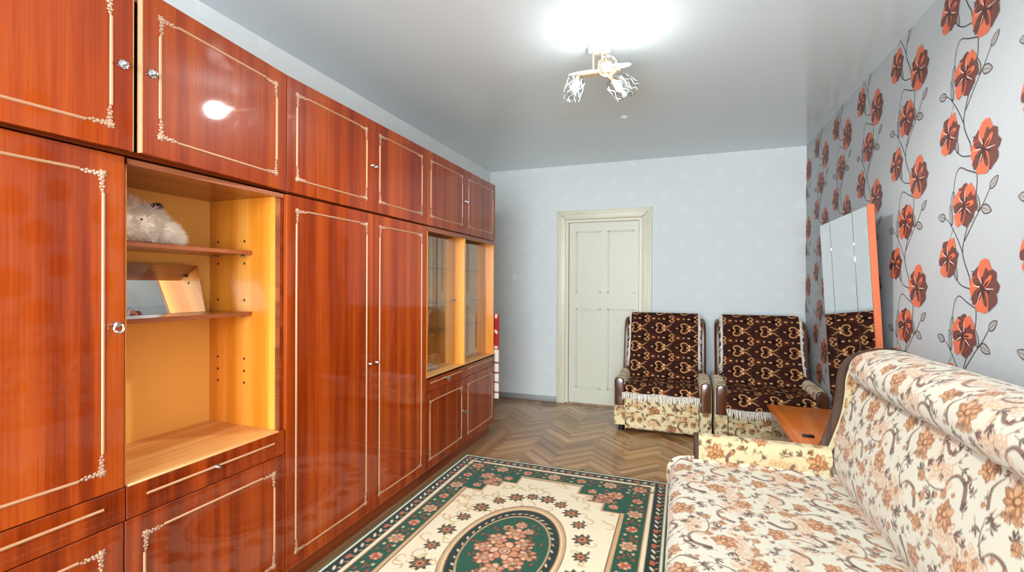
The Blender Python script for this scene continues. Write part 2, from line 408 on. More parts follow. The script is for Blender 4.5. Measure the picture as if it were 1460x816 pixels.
# walls
def wall_paper(name, base, sq, ax, fan=False):
    """pale embossed wallpaper with faint light squares; ax: horizontal axis index of the wall plane"""
    m, n, l, b = new_mat(name)
    g = n.new('ShaderNodeNewGeometry'); sp = n.new('ShaderNodeSeparateXYZ'); l.new(g.outputs['Position'], sp.inputs[0])
    def mth(op, a, bb=None, c=None):
        q = n.new('ShaderNodeMath'); q.operation = op
        for i, x in enumerate((a, bb, c)):
            if x is None: continue
            if isinstance(x, (int, float)): q.inputs[i].default_value = x
            else: l.new(x, q.inputs[i])
        return q.outputs[0]
    h, z = sp.outputs[ax], sp.outputs[2]
    def squares(px, pz, ox, oz, half):
        fx = mth('ABSOLUTE', mth('SUBTRACT', mth('FRACT', mth('MULTIPLY_ADD', h, 1/px, ox)), .5))
        fz = mth('ABSOLUTE', mth('SUBTRACT', mth('FRACT', mth('MULTIPLY_ADD', z, 1/pz, oz)), .5))
        return mth('MULTIPLY', mth('LESS_THAN', fx, half/px), mth('LESS_THAN', fz, half/pz))
    s1 = squares(.36, .36, 0, 0, .034); s2 = squares(.36, .36, .5, .5, .034)
    i1 = squares(.36, .36, 0, 0, .014); i2 = squares(.36, .36, .5, .5, .014)
    sm = mth('SUBTRACT', mth('ADD', s1, s2), mth('MULTIPLY', mth('ADD', i1, i2), .6))
    t = n.new('ShaderNodeTexNoise'); t.inputs['Scale'].default_value = 9; t.inputs['Detail'].default_value = 4; l.new(g.outputs['Position'], t.inputs['Vector'])
    mx = n.new('ShaderNodeMix'); mx.data_type = 'RGBA'; mx.inputs[6].default_value = rgba(base); mx.inputs[7].default_value = rgba(sq)
    l.new(mth('MULTIPLY', sm, mth('MULTIPLY_ADD', t.outputs['Fac'], .9, .1)), mx.inputs[0]); l.new(mx.outputs[2], b.inputs['Base Color'])
    t2 = n.new('ShaderNodeTexWave'); t2.wave_type = 'RINGS'; t2.inputs['Scale'].default_value = 26; t2.inputs['Distortion'].default_value = 3
    t2.inputs['Detail'].default_value = 2; l.new(g.outputs['Position'], t2.inputs['Vector'])
    bp = n.new('ShaderNodeBump'); bp.inputs['Strength'].default_value = .10; bp.inputs['Distance'].default_value = .004
    l.new(t2.outputs['Fac'], bp.inputs['Height']); l.new(bp.outputs['Normal'], b.inputs['Normal'])
    b.inputs['Roughness'].default_value = .6; b.inputs['Specular IOR Level'].default_value = .3
    return m
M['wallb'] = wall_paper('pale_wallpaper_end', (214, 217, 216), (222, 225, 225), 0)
M['walll'] = wall_paper('pale_wallpaper_side', (228, 230, 227), (236, 238, 236), 1)
M['wallr'] = plain('poppy_wallpaper_ground', (178, 181, 183), .55, bump=.08, bscale=60., vary=.05)
M['ceil'] = plain('gloss_stretch_ceiling', (216, 229, 233), .12, spec=.55)

# ------------------------------------------------------------------ the room
XL, XR, YB, YF, HC = -2.21, 1.128, 5.26, -2.40, 2.728
DX0, DX1, DTOP = -1.262, -0.416, 2.10          # doorway in the end wall
tag(MB().box(XL-.12, XL, YF-.12, YB+.12, -.1, HC+.1).build('wall_left', M['walll'], smooth=0), kind='structure')
wr = tag(MB().box(XR, XR+.12, YF-.12, YB+.12, -.1, HC+.1).build('wall_right', M['wallr'], smooth=0), kind='structure')
tag(MB().box(XL, DX0, YB, YB+.12, -.1, HC+.1).box(DX1, XR, YB, YB+.12, -.1, HC+.1).box(DX0, DX1, YB, YB+.12, DTOP, HC+.1)
    .build('wall_back', M['wallb'], smooth=0), kind='structure')
WX0, WX1, WZ0, WZ1 = -1.75, .95, .62, 2.64      # unseen window assumed behind the camera, made large and tall for the light
tag(MB().box(XL, WX0, YF-.12, YF, -.1, HC+.1).box(WX1, XR, YF-.12, YF, -.1, HC+.1).box(WX0, WX1, YF-.12, YF, WZ1, HC+.1).box(WX0, WX1, YF-.12, YF, -.1, WZ0)
    .build('wall_front', M['wallb'], smooth=0), kind='structure')
tag(MB().box(XL, XR, YF, YB, HC, HC+.1).build('ceiling', M['ceil'], smooth=0), kind='structure')

w = tag(ob('window_1', None, None, (-.40, YF, WZ0)), kind='structure')  # out of view, put in as the room's daylight source
fr = MB(); ww, wh = WX1-WX0, WZ1-WZ0
for x0, x1, z0, z1 in ((-ww/2, ww/2, 0, .06), (-ww/2, ww/2, wh-.06, wh), (-ww/2, -ww/2+.06, .06, wh-.06), (ww/2-.06, ww/2, .06, wh-.06), (-.04, .04, .06, wh-.06)):
    fr.box(x0, x1, -.08, -.02, z0, z1)
fr.build('window_frame', M['white'], w, smooth=0)
MB().box(-ww/2, ww/2, -.02, .14, -.035, 0).build('window_sill', M['white'], w, bevel=.006)

# floor: slab + herringbone parquet blocks where the floor shows
parq = wood('parquet_oak', (134, 94, 58), (164, 120, 78), (188, 148, 104), 'x', ribbon=14, fine=110, rough=.22, coat=.25, coat_rough=.12)
def local_grain(m):
    for nd in m.node_tree.nodes:
        if nd.type == 'NEW_GEOMETRY': geo = nd
    tc = m.node_tree.nodes.new('ShaderNodeTexCoord')
    for lk in list(geo.outputs['Position'].links):
        m.node_tree.links.new(tc.outputs['Object'], lk.to_socket)
    # every block its own tone
    b = m.node_tree.nodes['Principled BSDF']; src = b.inputs['Base Color'].links[0].from_socket
    oi = m.node_tree.nodes.new('ShaderNodeObjectInfo'); mr = m.node_tree.nodes.new('ShaderNodeMapRange')
    mr.inputs[3].default_value = .72; mr.inputs[4].default_value = 1.15
    vm = m.node_tree.nodes.new('ShaderNodeVectorMath'); vm.operation = 'SCALE'
    L = m.node_tree.links; L.new(oi.outputs['Random'], mr.inputs[0]); L.new(src, vm.inputs[0]); L.new(mr.outputs[0], vm.inputs['Scale']); L.new(vm.outputs[0], b.inputs['Base Color'])
local_grain(parq)
M['floorslab'] = wood('parquet_far', (110, 76, 48), (140, 102, 66), (166, 126, 86), 'y', ribbon=12, rough=.3, coat=.2, objrand=False)
fl = tag(MB().box(XL, XR, YF, YB, -.1, -.004).build('floor', M['floorslab'], smooth=0), kind='structure')
PW, PL = .068, .36
pm = MB().box(-PL/2+.0006, PL/2-.0006, -PW/2+.0006, PW/2-.0006, -.016, 0).mesh('plank', parq, 0, .0012, 1)
c45 = math.cos(PI/4)
cnt = 0
for i in range(-70, 70):
    for j in range(-18, 18):
        ox, oy = i*PW+j*PL, i*PW-j*PL
        for (cx, cy, an) in ((ox+PL/2, oy+PW/2, 0), (ox+PW/2, oy+PW+PL/2, PI/2)):
            x = (cx-cy)*c45-.4; y = (cx+cy)*c45+4.2
            ext = .15
            if y > YB-.145 or y < 3.16 or x < (-1.50 if y < 4.1 else XL+.145) or x > .52 or (x > .15 and y < 3.0): continue
            if x < -1.50 and y < 4.1: continue
            if y > 4.75 and x > -.40: continue
            cnt += 1
            o = ob('plank', pm, fl, (x, y, 0), (0, 0, an+PI/4))
# border filler of the same wood around the blocks
tag(MB().box(XL, XR, YB-.16, YB, -.012, -.0015).box(XL, -1.45, 3.2, YB-.15, -.012, -.0016).build('parquet_border', M['floorslab'], fl, smooth=0), kind='stuff')

# skirting along the end wall and left wall
tag(MB().box(XL, -1.372, YB-.022, YB, -.001, .062).build('baseboard_back', M['basegrey'], bevel=.006), kind='structure')
tag(MB().box(XL, XL+.02, 3.97, YB-.022, -.001, .062).build('baseboard_left', M['basegrey'], bevel=.006), kind='structure')
tag(MB().box(-.306, XR, YB-.022, YB, -.001, .062).build('baseboard_back', M['basegrey'], bevel=.006), kind='structure')

# door in the end wall
d = tag(ob('door_1', None, None, (0, YB, 0)), kind='structure')
MB().prism([(-1.365, .0), (-1.262, .0), (-1.262, 2.10), (-1.365, 2.205)], 'y', -.032, .0).build('casing', M['casing'], d, bevel=.006)
MB().prism([(-.416, .0), (-.313, .0), (-.313, 2.205), (-.416, 2.10)], 'y', -.032, .0).build('casing', M['casing'], d, bevel=.006)
MB().prism([(-1.365, 2.207), (-1.262, 2.102), (-.416, 2.102), (-.313, 2.207)], 'y', -.032, .0).build('casing', M['casing'], d, bevel=.006)
for x0, x1, z0, z1 in ((-1.345, -1.318, 0, 2.165), (-.360, -.333, 0, 2.165), (-1.345, -.333, 2.160, 2.187)):
    MB().box(x0, x1, -.042, -.030, z0, z1).build('casing_bead', M['casing'], d, bevel=.005)
MB().box(-1.262, -1.232, -.012, .09, 0, 2.10).box(-.446, -.416, -.012, .09, 0, 2.10).box(-1.232, -.446, -.012, .09, 2.072, 2.10).build('jamb', M['casing'], d, smooth=0)
lf = ob('door_leaf', None, d, (0, .035, 0))
LX0, LX1, LZ1 = -1.226, -.452, 2.066
st = MB()
for x0, x1, z0, z1 in ((LX0, -1.150, .012, LZ1), (-.505, LX1, .012, LZ1), (-.866, -.790, .180, 1.970), (-1.150, -.505, 1.970, LZ1), (-1.150, -.866, 1.092, 1.270), (-.790, -.505, 1.092, 1.270), (-1.150, -.505, .012, .180)):
    st.box(x0, x1, -.018, .022, z0, z1)
st.build('stiles_and_rails', M['doorp'], lf, smooth=0)
for x0, x1 in ((-1.152, -.864), (-.792, -.503)):
    for z0, z1 in ((.178, 1.094), (1.268, 1.972)):
        MB().box(x0, x1, .012, .020, z0, z1).build('panel', M['doorp'], lf, smooth=0)
        pb = MB()
        for a0, a1, b0, b1 in ((x0, x1, z1-.014, z1), (x0, x1, z0, z0+.014), (x0, x0+.014, z0, z1), (x1-.014, x1, z0, z1)):
            pb.box(a0, a1, -.006, .0125, b0, b1)
        pb.build('panel_bead', M['doorp'], lf, smooth=0)
MB().box(-1.262, -.416, -.03, .10, -.003, .012).build('threshold', M['floorslab'], d, smooth=0)

# poppy print on the right wall: flat ink shapes lying on the paper
ink = [plain('ink_stem', (66, 60, 58), .6), plain('ink_orange', (210, 104, 70), .55), plain('ink_brown', (104, 58, 50), .55),
       plain('ink_black', (58, 36, 34), .55), plain('ink_leaf', (158, 154, 150), .6), plain('ink_highlight', (238, 208, 196), .55)]
wp = MB()
def wpt(s_, z, lay): return (XR-.0004-.0003*lay, -s_, z)       # s_ runs to the right when facing the wall
def blob(cx, cy, pts, mi, lay):
    wp.add([wpt(cx, cy, lay)] + [wpt(cx+a, cy+b_, lay) for a, b_ in pts], [(0, k+1, (k+1) % len(pts)+1) for k in range(len(pts))], mi)
def strip(pts, w0, w1, mi, lay, n=5):
    C = catmull(pts, n); vs = []
    for k in range(len(C)):
        t = C[min(k+1, len(C)-1)]-C[max(k-1, 0)]; t = t/(np.hypot(*t)+1e-9); nn = np.array((-t[1], t[0])); f = k/(len(C)-1); wd = (w0+(w1-w0)*f)/2
        vs += [wpt(*(C[k]+nn*wd), lay), wpt(*(C[k]-nn*wd), lay)]
    wp.add(vs, [(2*k, 2*k+1, 2*k+3, 2*k+2) for k in range(len(C)-1)], mi)
def wleaf(x, y, ln, wd, ang):
    for k, (L_, w_, mi, lay) in enumerate(((ln, wd, 0, 1), (ln*.86, wd*.74, 4, 2))):
        ca, sa = math.cos(ang), math.sin(ang); cx, cy = x+ca*ln*.5, y+sa*ln*.5; pts = []
        for q in range(14):
            th = 2*PI*q/14; u = math.cos(th)*L_/2; v = math.sin(th)*abs(math.sin(th))**.3*w_/2*(1-.25*math.cos(th))
            pts.append((u*ca-v*sa, u*sa+v*ca))
        blob(cx, cy, pts, mi, lay)
    strip([(x, y), (x+math.cos(ang)*ln*.9, y+math.sin(ang)*ln*.9)], .0025, .0012, 0, 3, 2)
wr_rng = random.Random(11)
def petal(cx, cy, ang, ln, wd, mi, lay, seed):
    rr = random.Random(seed); pts = []
    ca, sa = math.cos(ang), math.sin(ang)
    for q in range(16):
        th = 2*PI*q/16; wob = 1+rr.uniform(-.10, .10)
        u = (math.cos(th)*.56+.44)*ln*wob; v = math.sin(th)*wd/2*wob*(.74+.26*math.cos(th))
        pts.append((u*ca-v*sa, u*sa+v*ca))
    c0 = (ca*ln*.5, sa*ln*.5)
    blob(cx+c0[0], cy+c0[1], [(a-c0[0], b_-c0[1]) for a, b_ in pts], mi, lay)
def poppy(cx, cy, R, rot, sd):
    o1, b1 = 1, 2
    petal(cx, cy, rot+2.0, R*1.05, R*1.25, b1, 4, sd+1)      # upper left dark
    petal(cx, cy, rot+1.25, R*1.15, R*1.20, o1, 5, sd+2)     # top orange
    petal(cx, cy, rot+.10, R*1.0, R*1.45, b1, 5.4, sd+3)       # right dark
    petal(cx, cy, rot+3.0, R*.98, R*1.30, o1, 6, sd+4)       # left orange
    petal(cx, cy, rot-1.00, R*1.05, R*1.15, b1, 6.4, sd+5)     # lower right
    petal(cx, cy, rot-1.95, R*1.10, R*1.10, o1, 7, sd+6); petal(cx, cy, rot-2.75, R*.95, R*.70, b1, 7.3, sd+12)
    petal(cx, cy, rot+2.35, R*.80, R*.42, b1, 7.6, sd+7); petal(cx, cy, rot+1.05, R*.85, R*.34, b1, 8.0, sd+8)
    petal(cx, cy, rot+.45, R*.8, R*.34, o1, 8.4, sd+9); petal(cx, cy, rot-1.55, R*.8, R*.36, 2, 8.2, sd+10); petal(cx, cy, rot-2.6, R*.75, R*.30, 2, 8.6, sd+11)
    for k in range(6):
        a = rot+k*1.05+.4; petal(cx, cy, a, R*.50, R*.13, 3, 9+.12*k, sd+20+k)
    for k, a in enumerate((1.7, -.40, -2.45, 2.65)):
        strip([(cx+math.cos(rot+a)*R*.22, cy+math.sin(rot+a)*R*.22), (cx+math.cos(rot+a+.1)*R*.75, cy+math.sin(rot+a+.1)*R*.75)], .005, .0015, 5, 10, 2)
PY, PZ = .556, .556
for ci in range(-3, 11):
    for cj in range(-1, 6):
        s0 = -(2.53+ci*PY-3*PY); z0 = 2.262-cj*PZ
        if z0 < -.3: continue
        if -s0 > YB+.3: continue
        P_ = lambda a, b_: (s0+a, z0+b_)
        # main vine and its branches
        strip([P_(.035, -.30), P_(-.015, -.20), P_(.02, -.09), P_(.075, .02), P_(.085, .12), P_(.05, .20), P_(.035, .26)], .0066, .0056, 0, 1)
        strip([P_(-.015, -.20), P_(-.06, -.13), P_(-.12, -.06), P_(-.155, -.035)], .006, .004, 0, 1)
        strip([P_(-.09, -.09), P_(-.125, -.14)], .003, .002, 0, 1, 3)
        strip([P_(.0, -.15), P_(.07, -.07), P_(.13, -.01), P_(.17, .04)], .006, .004, 0, 1)
        strip([P_(.085, .12), P_(.02, .145), P_(-.04, .17), P_(-.075, .14), P_(-.09, .08)], .006, .004, 0, 1)
        strip([P_(.05, .20), P_(-.02, .215), P_(-.07, .25), P_(-.10, .29)], .006, .004, 0, 1)
        strip([P_(.085, .12), P_(.12, .16), P_(.15, .18)], .004, .0028, 0, 1)
        strip([P_(.05, -.28), P_(.12, -.30), P_(.135, -.34)], .004, .0028, 0, 1)
        for (a, b_, L_, w_, an) in ((-.155, -.035, .052, .030, 2.9), (-.125, -.14, .060, .028, -2.3), (-.10, -.075, .075, .022, 1.75), (.17, .04, .052, .028, .65), (.10, -.04, .062, .026, 1.85), (.115, -.025, .056, .032, -.35),
                                    (-.09, .08, .075, .022, -1.75), (.15, .18, .050, .026, 1.0), (.125, .15, .050, .032, -.2), (-.055, .235, .075, .022, 1.9), (.135, -.34, .04, .024, -1.4)):
            wleaf(s0+a, z0+b_, L_*1.3, w_*1.3, an)
        poppy(s0+.0, z0+.0, .088, -.35, 100)
        poppy(s0+.135, z0+.205, .098, .25, 200)
        poppy(s0-.128, z0+.335, .082, -.15, 300)
wpo = tag(wp.build('wallpaper_print', ink, wr, smooth=0), 'printed orange and brown poppies on grey vines')

# ------------------------------------------------------------------ wall unit
FX = -1.613; BX = -2.195
orn_mb = MB()      # filigree corner: two leafy legs and a knot; in the y,z plane, growing along +y and -z
for sw_ in (0, 1):
    for (a, b_, r_) in ((.013, -.002, .0062), (.021, -.007, .0052), (.024, .000, .0045), (.033, -.004, .0062), (.041, .001, .0042), (.043, -.007, .0040), (.051, -.003, .0048), (.057, -.002, .0030)):
        y_, z_ = (a, b_) if not sw_ else (-b_, -a)
        orn_mb.ball((0, y_, z_), r_, 6, 0, (.55, 1, 1))
for (a, b_, r_) in ((.002, -.002, .0090), (.010, -.010, .0050), (-.004, .004, .0042), (-.006, -.006, .0035), (.006, .006, .0035)):
    orn_mb.ball((0, a, b_), r_, 6, 0, (.55, 1, 1))
ORN = orn_mb.mesh('corner_ornament', M['orn'])
def strip_mesh(L, horiz):
    m_ = MB()
    pr = [(-.0045, 0), (-.0035, .003), (0, .0045), (.0035, .003), (.0045, 0)]
    if horiz: vs = [(x, y, z) for y in (0, L) for (z, x) in pr]
    else: vs = [(x, y, z) for z in (0, L) for (y, x) in pr]
    k = len(pr); fs = [(i, i+1, k+i+1, k+i) for i in range(k-1)] + [(k-1, 0, k, 2*k-1), tuple(range(k)), tuple(range(k, 2*k))]
    return m_.add(vs, fs).mesh('molding_strip', M['gold'], 60)
knob_mb = MB().lathe([(0, 0), (.014, 0), (.015, .003), (.006, .006), (.005, .012), (.009, .016), (.010, .021), (.006, .026), (0, .027)], 12, axis=(1, 0, 0))
for k in range(8): knob_mb.ball((.003, .014*math.cos(k*PI/4), .014*math.sin(k*PI/4)), .0045, 6, 0, (.6, 1, 1))
knob_mb.v = [tuple(c*.78 for c in p) for p in knob_mb.v]
KNOB = knob_mb.mesh('knob', M['chrome'])
SKNOB = MB().lathe([(0, 0), (.007, 0), (.005, .004), (.008, .010), (.006, .015), (0, .016)], 10, axis=(1, 0, 0)).mesh('small_knob', M['chrome'])
ring_mb = MB().lathe([(0, 0), (.011, 0), (.009, .008), (.012, .018), (.006, .024), (0, .024)], 10, axis=(1, 0, 0))
RP = [(.020+.004*math.sin(t), .005+.014*math.sin(t), -.014+.015*math.cos(t)) for t in np.linspace(0, 2*PI, 17)]
ring_mb.tube(RP, .0042, 6, caps=False)
ring_mb.v = [tuple(c*.8 for c in p) for p in ring_mb.v]
RINGH = ring_mb.mesh('ring_handle', M['chrome'])
def frame_moldings(dr, y0, y1, z0, z1, gap=.060):
    """rectangular molding: four strips between four filigree corners; local door coordinates"""
    for (y, z, rx) in ((y0, z1, 0), (y1, z1, PI/2*3), (y1, z0, PI), (y0, z0, PI/2)):
        # rotating about x turns (+y,-z) legs to the other corners
        ob('corner_ornament', ORN, dr, (0, y, z), (rx, 0, 0))
    for z in (z0, z1):
        ob('molding_strip', strip_mesh(y1-y0-2*gap, True), dr, (0, y0+gap, z))
    for y in (y0, y1):
        ob('molding_strip', strip_mesh(z1-z0-2*gap, False), dr, (0, y, z0+gap))
def cab_door(par, y0, y1, z0, z1, hinge, open_deg=0, knob=None, mat='ven', ins=(.056, .062), name='cabinet_door', gap=.060):
    """y,z in the unit's coordinates; hinge 'L' (near camera side) or 'R'"""
    g = .0018; w_ = y1-y0-2*g; h_ = z1-z0-2*g; th = .018
    dm = MB()
    if hinge == 'L': dm.box(-th, 0, 0, w_, 0, h_); loc = (0, y0+g, z0+g); sh = 0; rz = -math.radians(open_deg)
    else: dm.box(-th, 0, -w_, 0, 0, h_); loc = (0, y1-g, z0+g); sh = -w_; rz = math.radians(open_deg)
    dr = dm.build(name, M[mat], par, loc, (0, 0, rz), smooth=0, bevel=.0014, seg=1)
    if open_deg:
        yy = sh if hinge == 'R' else w_
        MB().box(-th-.0005, .0006, min(yy, yy)-.0012, yy+.0012, 0, h_).build('edge_band', M['bandw'], dr, smooth=0)
    if ins: frame_moldings(dr, sh+ins[0], sh+w_-ins[0], ins[1], h_-ins[1], gap)
    if knob:
        ky, kz, km = knob
        ob(km.name, km, dr, (0, ky-(y0+g) if hinge == 'L' else ky-(y1-g), kz-(z0+g)))
    return dr
def drawer(par, y0, y1, z0, z1, knob=None, mat='ven_shaded'):
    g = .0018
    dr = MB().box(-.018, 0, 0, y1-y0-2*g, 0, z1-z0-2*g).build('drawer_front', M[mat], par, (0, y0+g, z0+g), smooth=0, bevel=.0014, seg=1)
    ob('molding_strip', strip_mesh(y1-y0-.12, True), dr, (0, .058, (z1-z0)*.56))
    if knob: ob(knob.name, knob, dr, (.003, (y1-y0)*.48, (z1-z0)*.56))
    return dr
ZU0, ZU1 = 1.757, 2.265
YU = [.32, .941, 1.563, 2.167, 2.739, 3.338, 3.956]
def upper_unit(label, i, open_l=0, open_r=0):
    y0, ym, y1 = YU[i], YU[i+1], YU[i+2]; w_ = y1-y0
    t = thing('wall_unit_top_cabinet', label, 'cabinet', (FX, y0, ZU0), 0, 'top row of the lacquered wall unit')
    h_ = ZU1-ZU0; D = BX-FX
    MB().box(D, -.020, 0, w_, h_-.016, h_).build('top_panel', M['edge'], t, bevel=.001, seg=1)
    MB().box(D, -.020, 0, w_, 0, .016).build('bottom_panel', M['edge'], t, smooth=0)
    for yy in (0, w_-.016): MB().box(D, -.020, yy, yy+.016, .016, h_-.016).build('side_panel', M['edge'], t, smooth=0)
    MB().box(D, D+.006, .016, w_-.016, .016, h_-.016).build('back_panel', M['orange'], t, smooth=0)
    MB().box(D+.01, -.025, ym-y0-.008, ym-y0+.008, .016, h_-.016).build('divider', M['edge'], t, smooth=0)
    cab_door(t, 0, ym-y0, 0, h_, 'L', open_l, (ym-y0-.016 if i else ym-y0-.028, .255, SKNOB if i else KNOB))
    cab_door(t, ym-y0+(.009 if open_r else 0), w_, 0, h_, 'R', open_r, (ym-y0+.018 if i else ym-y0+.040, .255, SKNOB if i else KNOB))
    return t
upper_unit('glossy top cabinet with both doors slightly ajar, above the open orange niche', 0, 3.8, 5.2)
upper_unit('glossy two-door top cabinet above the pair of tall wardrobe doors', 2)
upper_unit('glossy two-door top cabinet above the glass-fronted display section', 4)

ZT = 1.749; ZD0, ZD1 = .622, .727; ZB = .098
def carcass(t, w_, D, z1=ZT):
    MB().box(D, -.020, 0, .016, ZB, z1).build('side_panel', M['edge'], t, smooth=0)
    MB().box(D, -.020, w_-.016, w_, ZB, z1).build('side_panel', M['edge'], t, smooth=0)
    MB().box(D, -.020, .016, w_-.016, z1-.018, z1).build('top_panel', M['shelfw'], t, smooth=0)
    MB().box(D, -.020, .016, w_-.016, ZB, ZB+.016).build('bottom_panel', M['edge'], t, smooth=0)
    MB().box(D, -.055, .0, w_, 0, ZB).build('plinth', M['edge'], t, smooth=0)
    MB().box(D, D+.006, .016, w_-.016, ZB+.016, z1-.018).build('back_panel', M['orange'], t, smooth=0)
D = BX-FX
# --- section 1: tall door + open niche
y0 = YU[0]; w_ = YU[2]-y0; c_ = YU[1]-y0
t = thing('wall_unit_niche_cabinet', 'glossy reddish-brown wall unit section with open orange niche and shelves', 'cabinet', (FX, y0, 0))
carcass(t, w_, D)
MB().box(D, -.020, c_-.008, c_+.012, ZB, ZT).build('divider', M['edge'], t, smooth=0)
cab_door(t, 0, c_, ZD1, ZT, 'L', 0, (c_-.029, 1.232, RINGH))
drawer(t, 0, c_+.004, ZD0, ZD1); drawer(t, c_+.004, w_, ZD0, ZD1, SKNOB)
cab_door(t, 0, c_, ZB, ZD0, 'L', 0, None, 'ven_shaded'); cab_door(t, c_, w_, ZB, ZD0, 'L', 0, None, 'ven_shaded', name='drop_flap')
MB().box(-.43, -.002, c_+.012, w_-.034, ZD1-.016, ZD1+.004).build('niche_floor', M['pineh'], t, bevel=.002, seg=1)
MB().box(-.425, -.419, c_+.012, w_-.033, ZD1, ZT-.018).build('niche_back', M['orange'], t, smooth=0)
sp = MB().box(-.425, -.024, w_-.033, w_-.017, ZD1, ZT-.018).build('niche_side', M['pine'], t, smooth=0)
MB().box(-.026, -.018, w_-.035, w_-.017, ZD1, ZT-.018).build('edge_band', M['shelfw'], sp, smooth=0)
MB().box(-.030, -.021, w_-.017, w_-.001, ZD1, ZT).build('edge_strip', M['pine'], t, smooth=0)
MB().box(-.019, -.012, c_+.012, w_-.001, ZT-.02, ZT-.002).build('top_edge_band', M['shelfw'], t, smooth=0)
sl = MB().box(-.425, -.024, c_+.012, c_+.018, ZD1, ZT-.018).build('niche_side', M['pine'], t, smooth=0)
HOLE = MB().lathe([(0, -.0012), (.0058, -.0012), (.0058, .0003), (0, .0003)], 8, axis=(0, -1, 0)).mesh('peg_hole', M['dark'])  # solid dark disc; its colour stands in for shade inside the hole
for z in (1.545, 1.447, 1.285, 1.026, .972, .92):
    for x in (-.365, -.205): ob('peg_hole', HOLE, sp, (x, w_-.0333, z))
for z in (1.488, 1.222):
    sh = MB().box(-.418, -.157, c_+.019, w_-.035, z-.004, z+.013).build('shelf', M['shelfw'], t, bevel=.0015, seg=1)
    for x in (-.365, -.205): MB().tube([(x, w_-.0345, z-.009), (x, w_-.052, z-.009)], .005, 8).build('shelf_pin', M['chrome'], sh)
# --- section 2: two tall wardrobe doors
y0 = YU[2]; w_ = YU[4]-y0; c_ = YU[3]-y0
t = thing('wall_unit_wardrobe', 'glossy reddish-brown wardrobe section with two tall doors', 'wardrobe', (FX, y0, 0))
carcass(t, w_, D)
cab_door(t, 0, c_+.004, ZB, ZT, 'L', 0, (c_-.026, .92, SKNOB)); cab_door(t, c_+.004, w_, ZB, ZT, 'R', 0, (c_+.034, .92, SKNOB))
# --- section 3: glazed display cabinet
y0 = YU[4]; w_ = YU[6]-y0; c_ = YU[5]-y0
t = thing('wall_unit_display_cabinet', 'wall unit section with glass panes, glass shelves and two lower doors', 'cabinet', (FX, y0, 0))
carcass(t, w_, D)
MB().box(D+.006, -.004, c_-.010, c_+.010, ZD1, ZT-.018).build('divider', M['pine'], t, bevel=.001, seg=1)
MB().box(-.34, -.0, .016, w_-.0, ZD1-.016, ZD1+.004).build('display_floor', M['pineh'], t, bevel=.001, seg=1)
MB().box(-.34, -.334, .016, w_-.016, ZD1, ZT-.018).build('display_back', M['orange'], t, smooth=0)
MB().box(-.334, -.003, w_-.024, w_-.0155, ZD1, ZT-.018).build('display_side', M['pine'], t, smooth=0)
MB().box(-.334, -.003, .0155, .024, ZD1, ZT-.018).build('display_side', M['pine'], t, smooth=0)
MB().box(-.020, -.003, .0, w_, ZT-.03, ZT).build('top_edge_band', M['shelfw'], t, smooth=0)
for (a, b_) in ((.026, c_-.011), (c_+.011, w_-.026)):
    pn = MB().box(-.089, -.085, a, b_, ZD1+.006, ZT-.032).build('glass_pane', M['glass'], t, smooth=0)
    for z in (1.478, 1.222, 1.008):
        MB().box(-.330, -.115, a, b_, z-.003, z+.003).build('glass_shelf', M['shelfglass'], t, smooth=0)
    if a < .1: ob('pane_knob', KNOB, pn, (-.086, b_-.020, 1.235))
for z in (1.53, 1.44, 1.28, 1.17, .97, .92):
    for yy in (c_-.0103, w_-.0243):
        for x in (-.28, -.17): ob('peg_hole', HOLE, t, (x, yy, z))
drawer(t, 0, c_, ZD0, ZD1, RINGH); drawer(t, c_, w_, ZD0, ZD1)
cab_door(t, 0, c_, ZB, ZD0, 'L', 0, (c_-.012, .36, RINGH), 'ven_shaded', gap=.058); cab_door(t, c_, w_, ZB, ZD0, 'R', 0, None, 'ven_shaded', gap=.058)

# things in the niche and the display case
mi_ = thing('niche_mirror', 'small frameless mirror leaning at the back of the niche shelf', 'mirror', (-1.955, 1.215, 1.2352))
MB().box(-.003, .003, -.235, .235, 0, .205).build('mirror_glass', M['mirror'], mi_, (0, 0, 0), (0, math.radians(-14), 0), smooth=0)

fur = thing('plush_toy', 'fluffy cream fur plush with dark ear patches on the upper niche shelf', 'plush toy', (-1.865, 1.130, 1.5012))
furm = plain('cream_fur', (246, 236, 220), .95, vary=.1, bscale=40.)
rr = random.Random(4)
lumps = [((0, -.01, .062), .072), ((.012, .075, .045), .050), ((.005, -.072, .060), .066), ((0, .035, .095), .050), ((-.01, -.045, .115), .055), ((.018, .105, .032), .034), ((.01, .02, .045), .05)]
bmb = MB()
for c, r_ in lumps: bmb.ball(c, r_*.92, 12)
bmb.build('body', furm, fur)
tm = MB()
for k in range(5200):
    c, r_ = rr.choice(lumps); th = rr.uniform(0, 2*PI); cz = rr.uniform(-.75, 1)
    s_ = math.sqrt(1-cz*cz); nrm = Vector((s_*math.cos(th), s_*math.sin(th), cz)); p = Vector(c)+nrm*r_*.88
    if p.z < .012: continue
    dr_ = (nrm+Vector((rr.uniform(-.5, .5), rr.uniform(-.2, .7), rr.uniform(-.7, .2)))).normalized(); L_ = rr.uniform(.016, .034)
    a = dr_.orthogonal().normalized()*.0016; b_ = dr_.cross(a)
    e_ = p+dr_*L_
    if e_.z < .001: e_.z = .001
    k0 = [p+a, p-a*.5+b_*.87, p-a*.5-b_*.87, e_]
    tm.add(k0, [(0, 1, 3), (1, 2, 3), (2, 0, 3)])
tag(tm.build('fur', furm, fur, smooth=0), kind='stuff')
for c, sx in (((.012, .058, .145), 1), ((.0, -.105, .140), 1)):
    MB().ball(c, .016, 8, 0, (.7, 1.5, .9)).build('ear_patch', plain('dark_fur', (52, 36, 28), .9), fur)
MB().ball((.076, -.035, .082), .004, 6).build('eye', M['black'], fur)

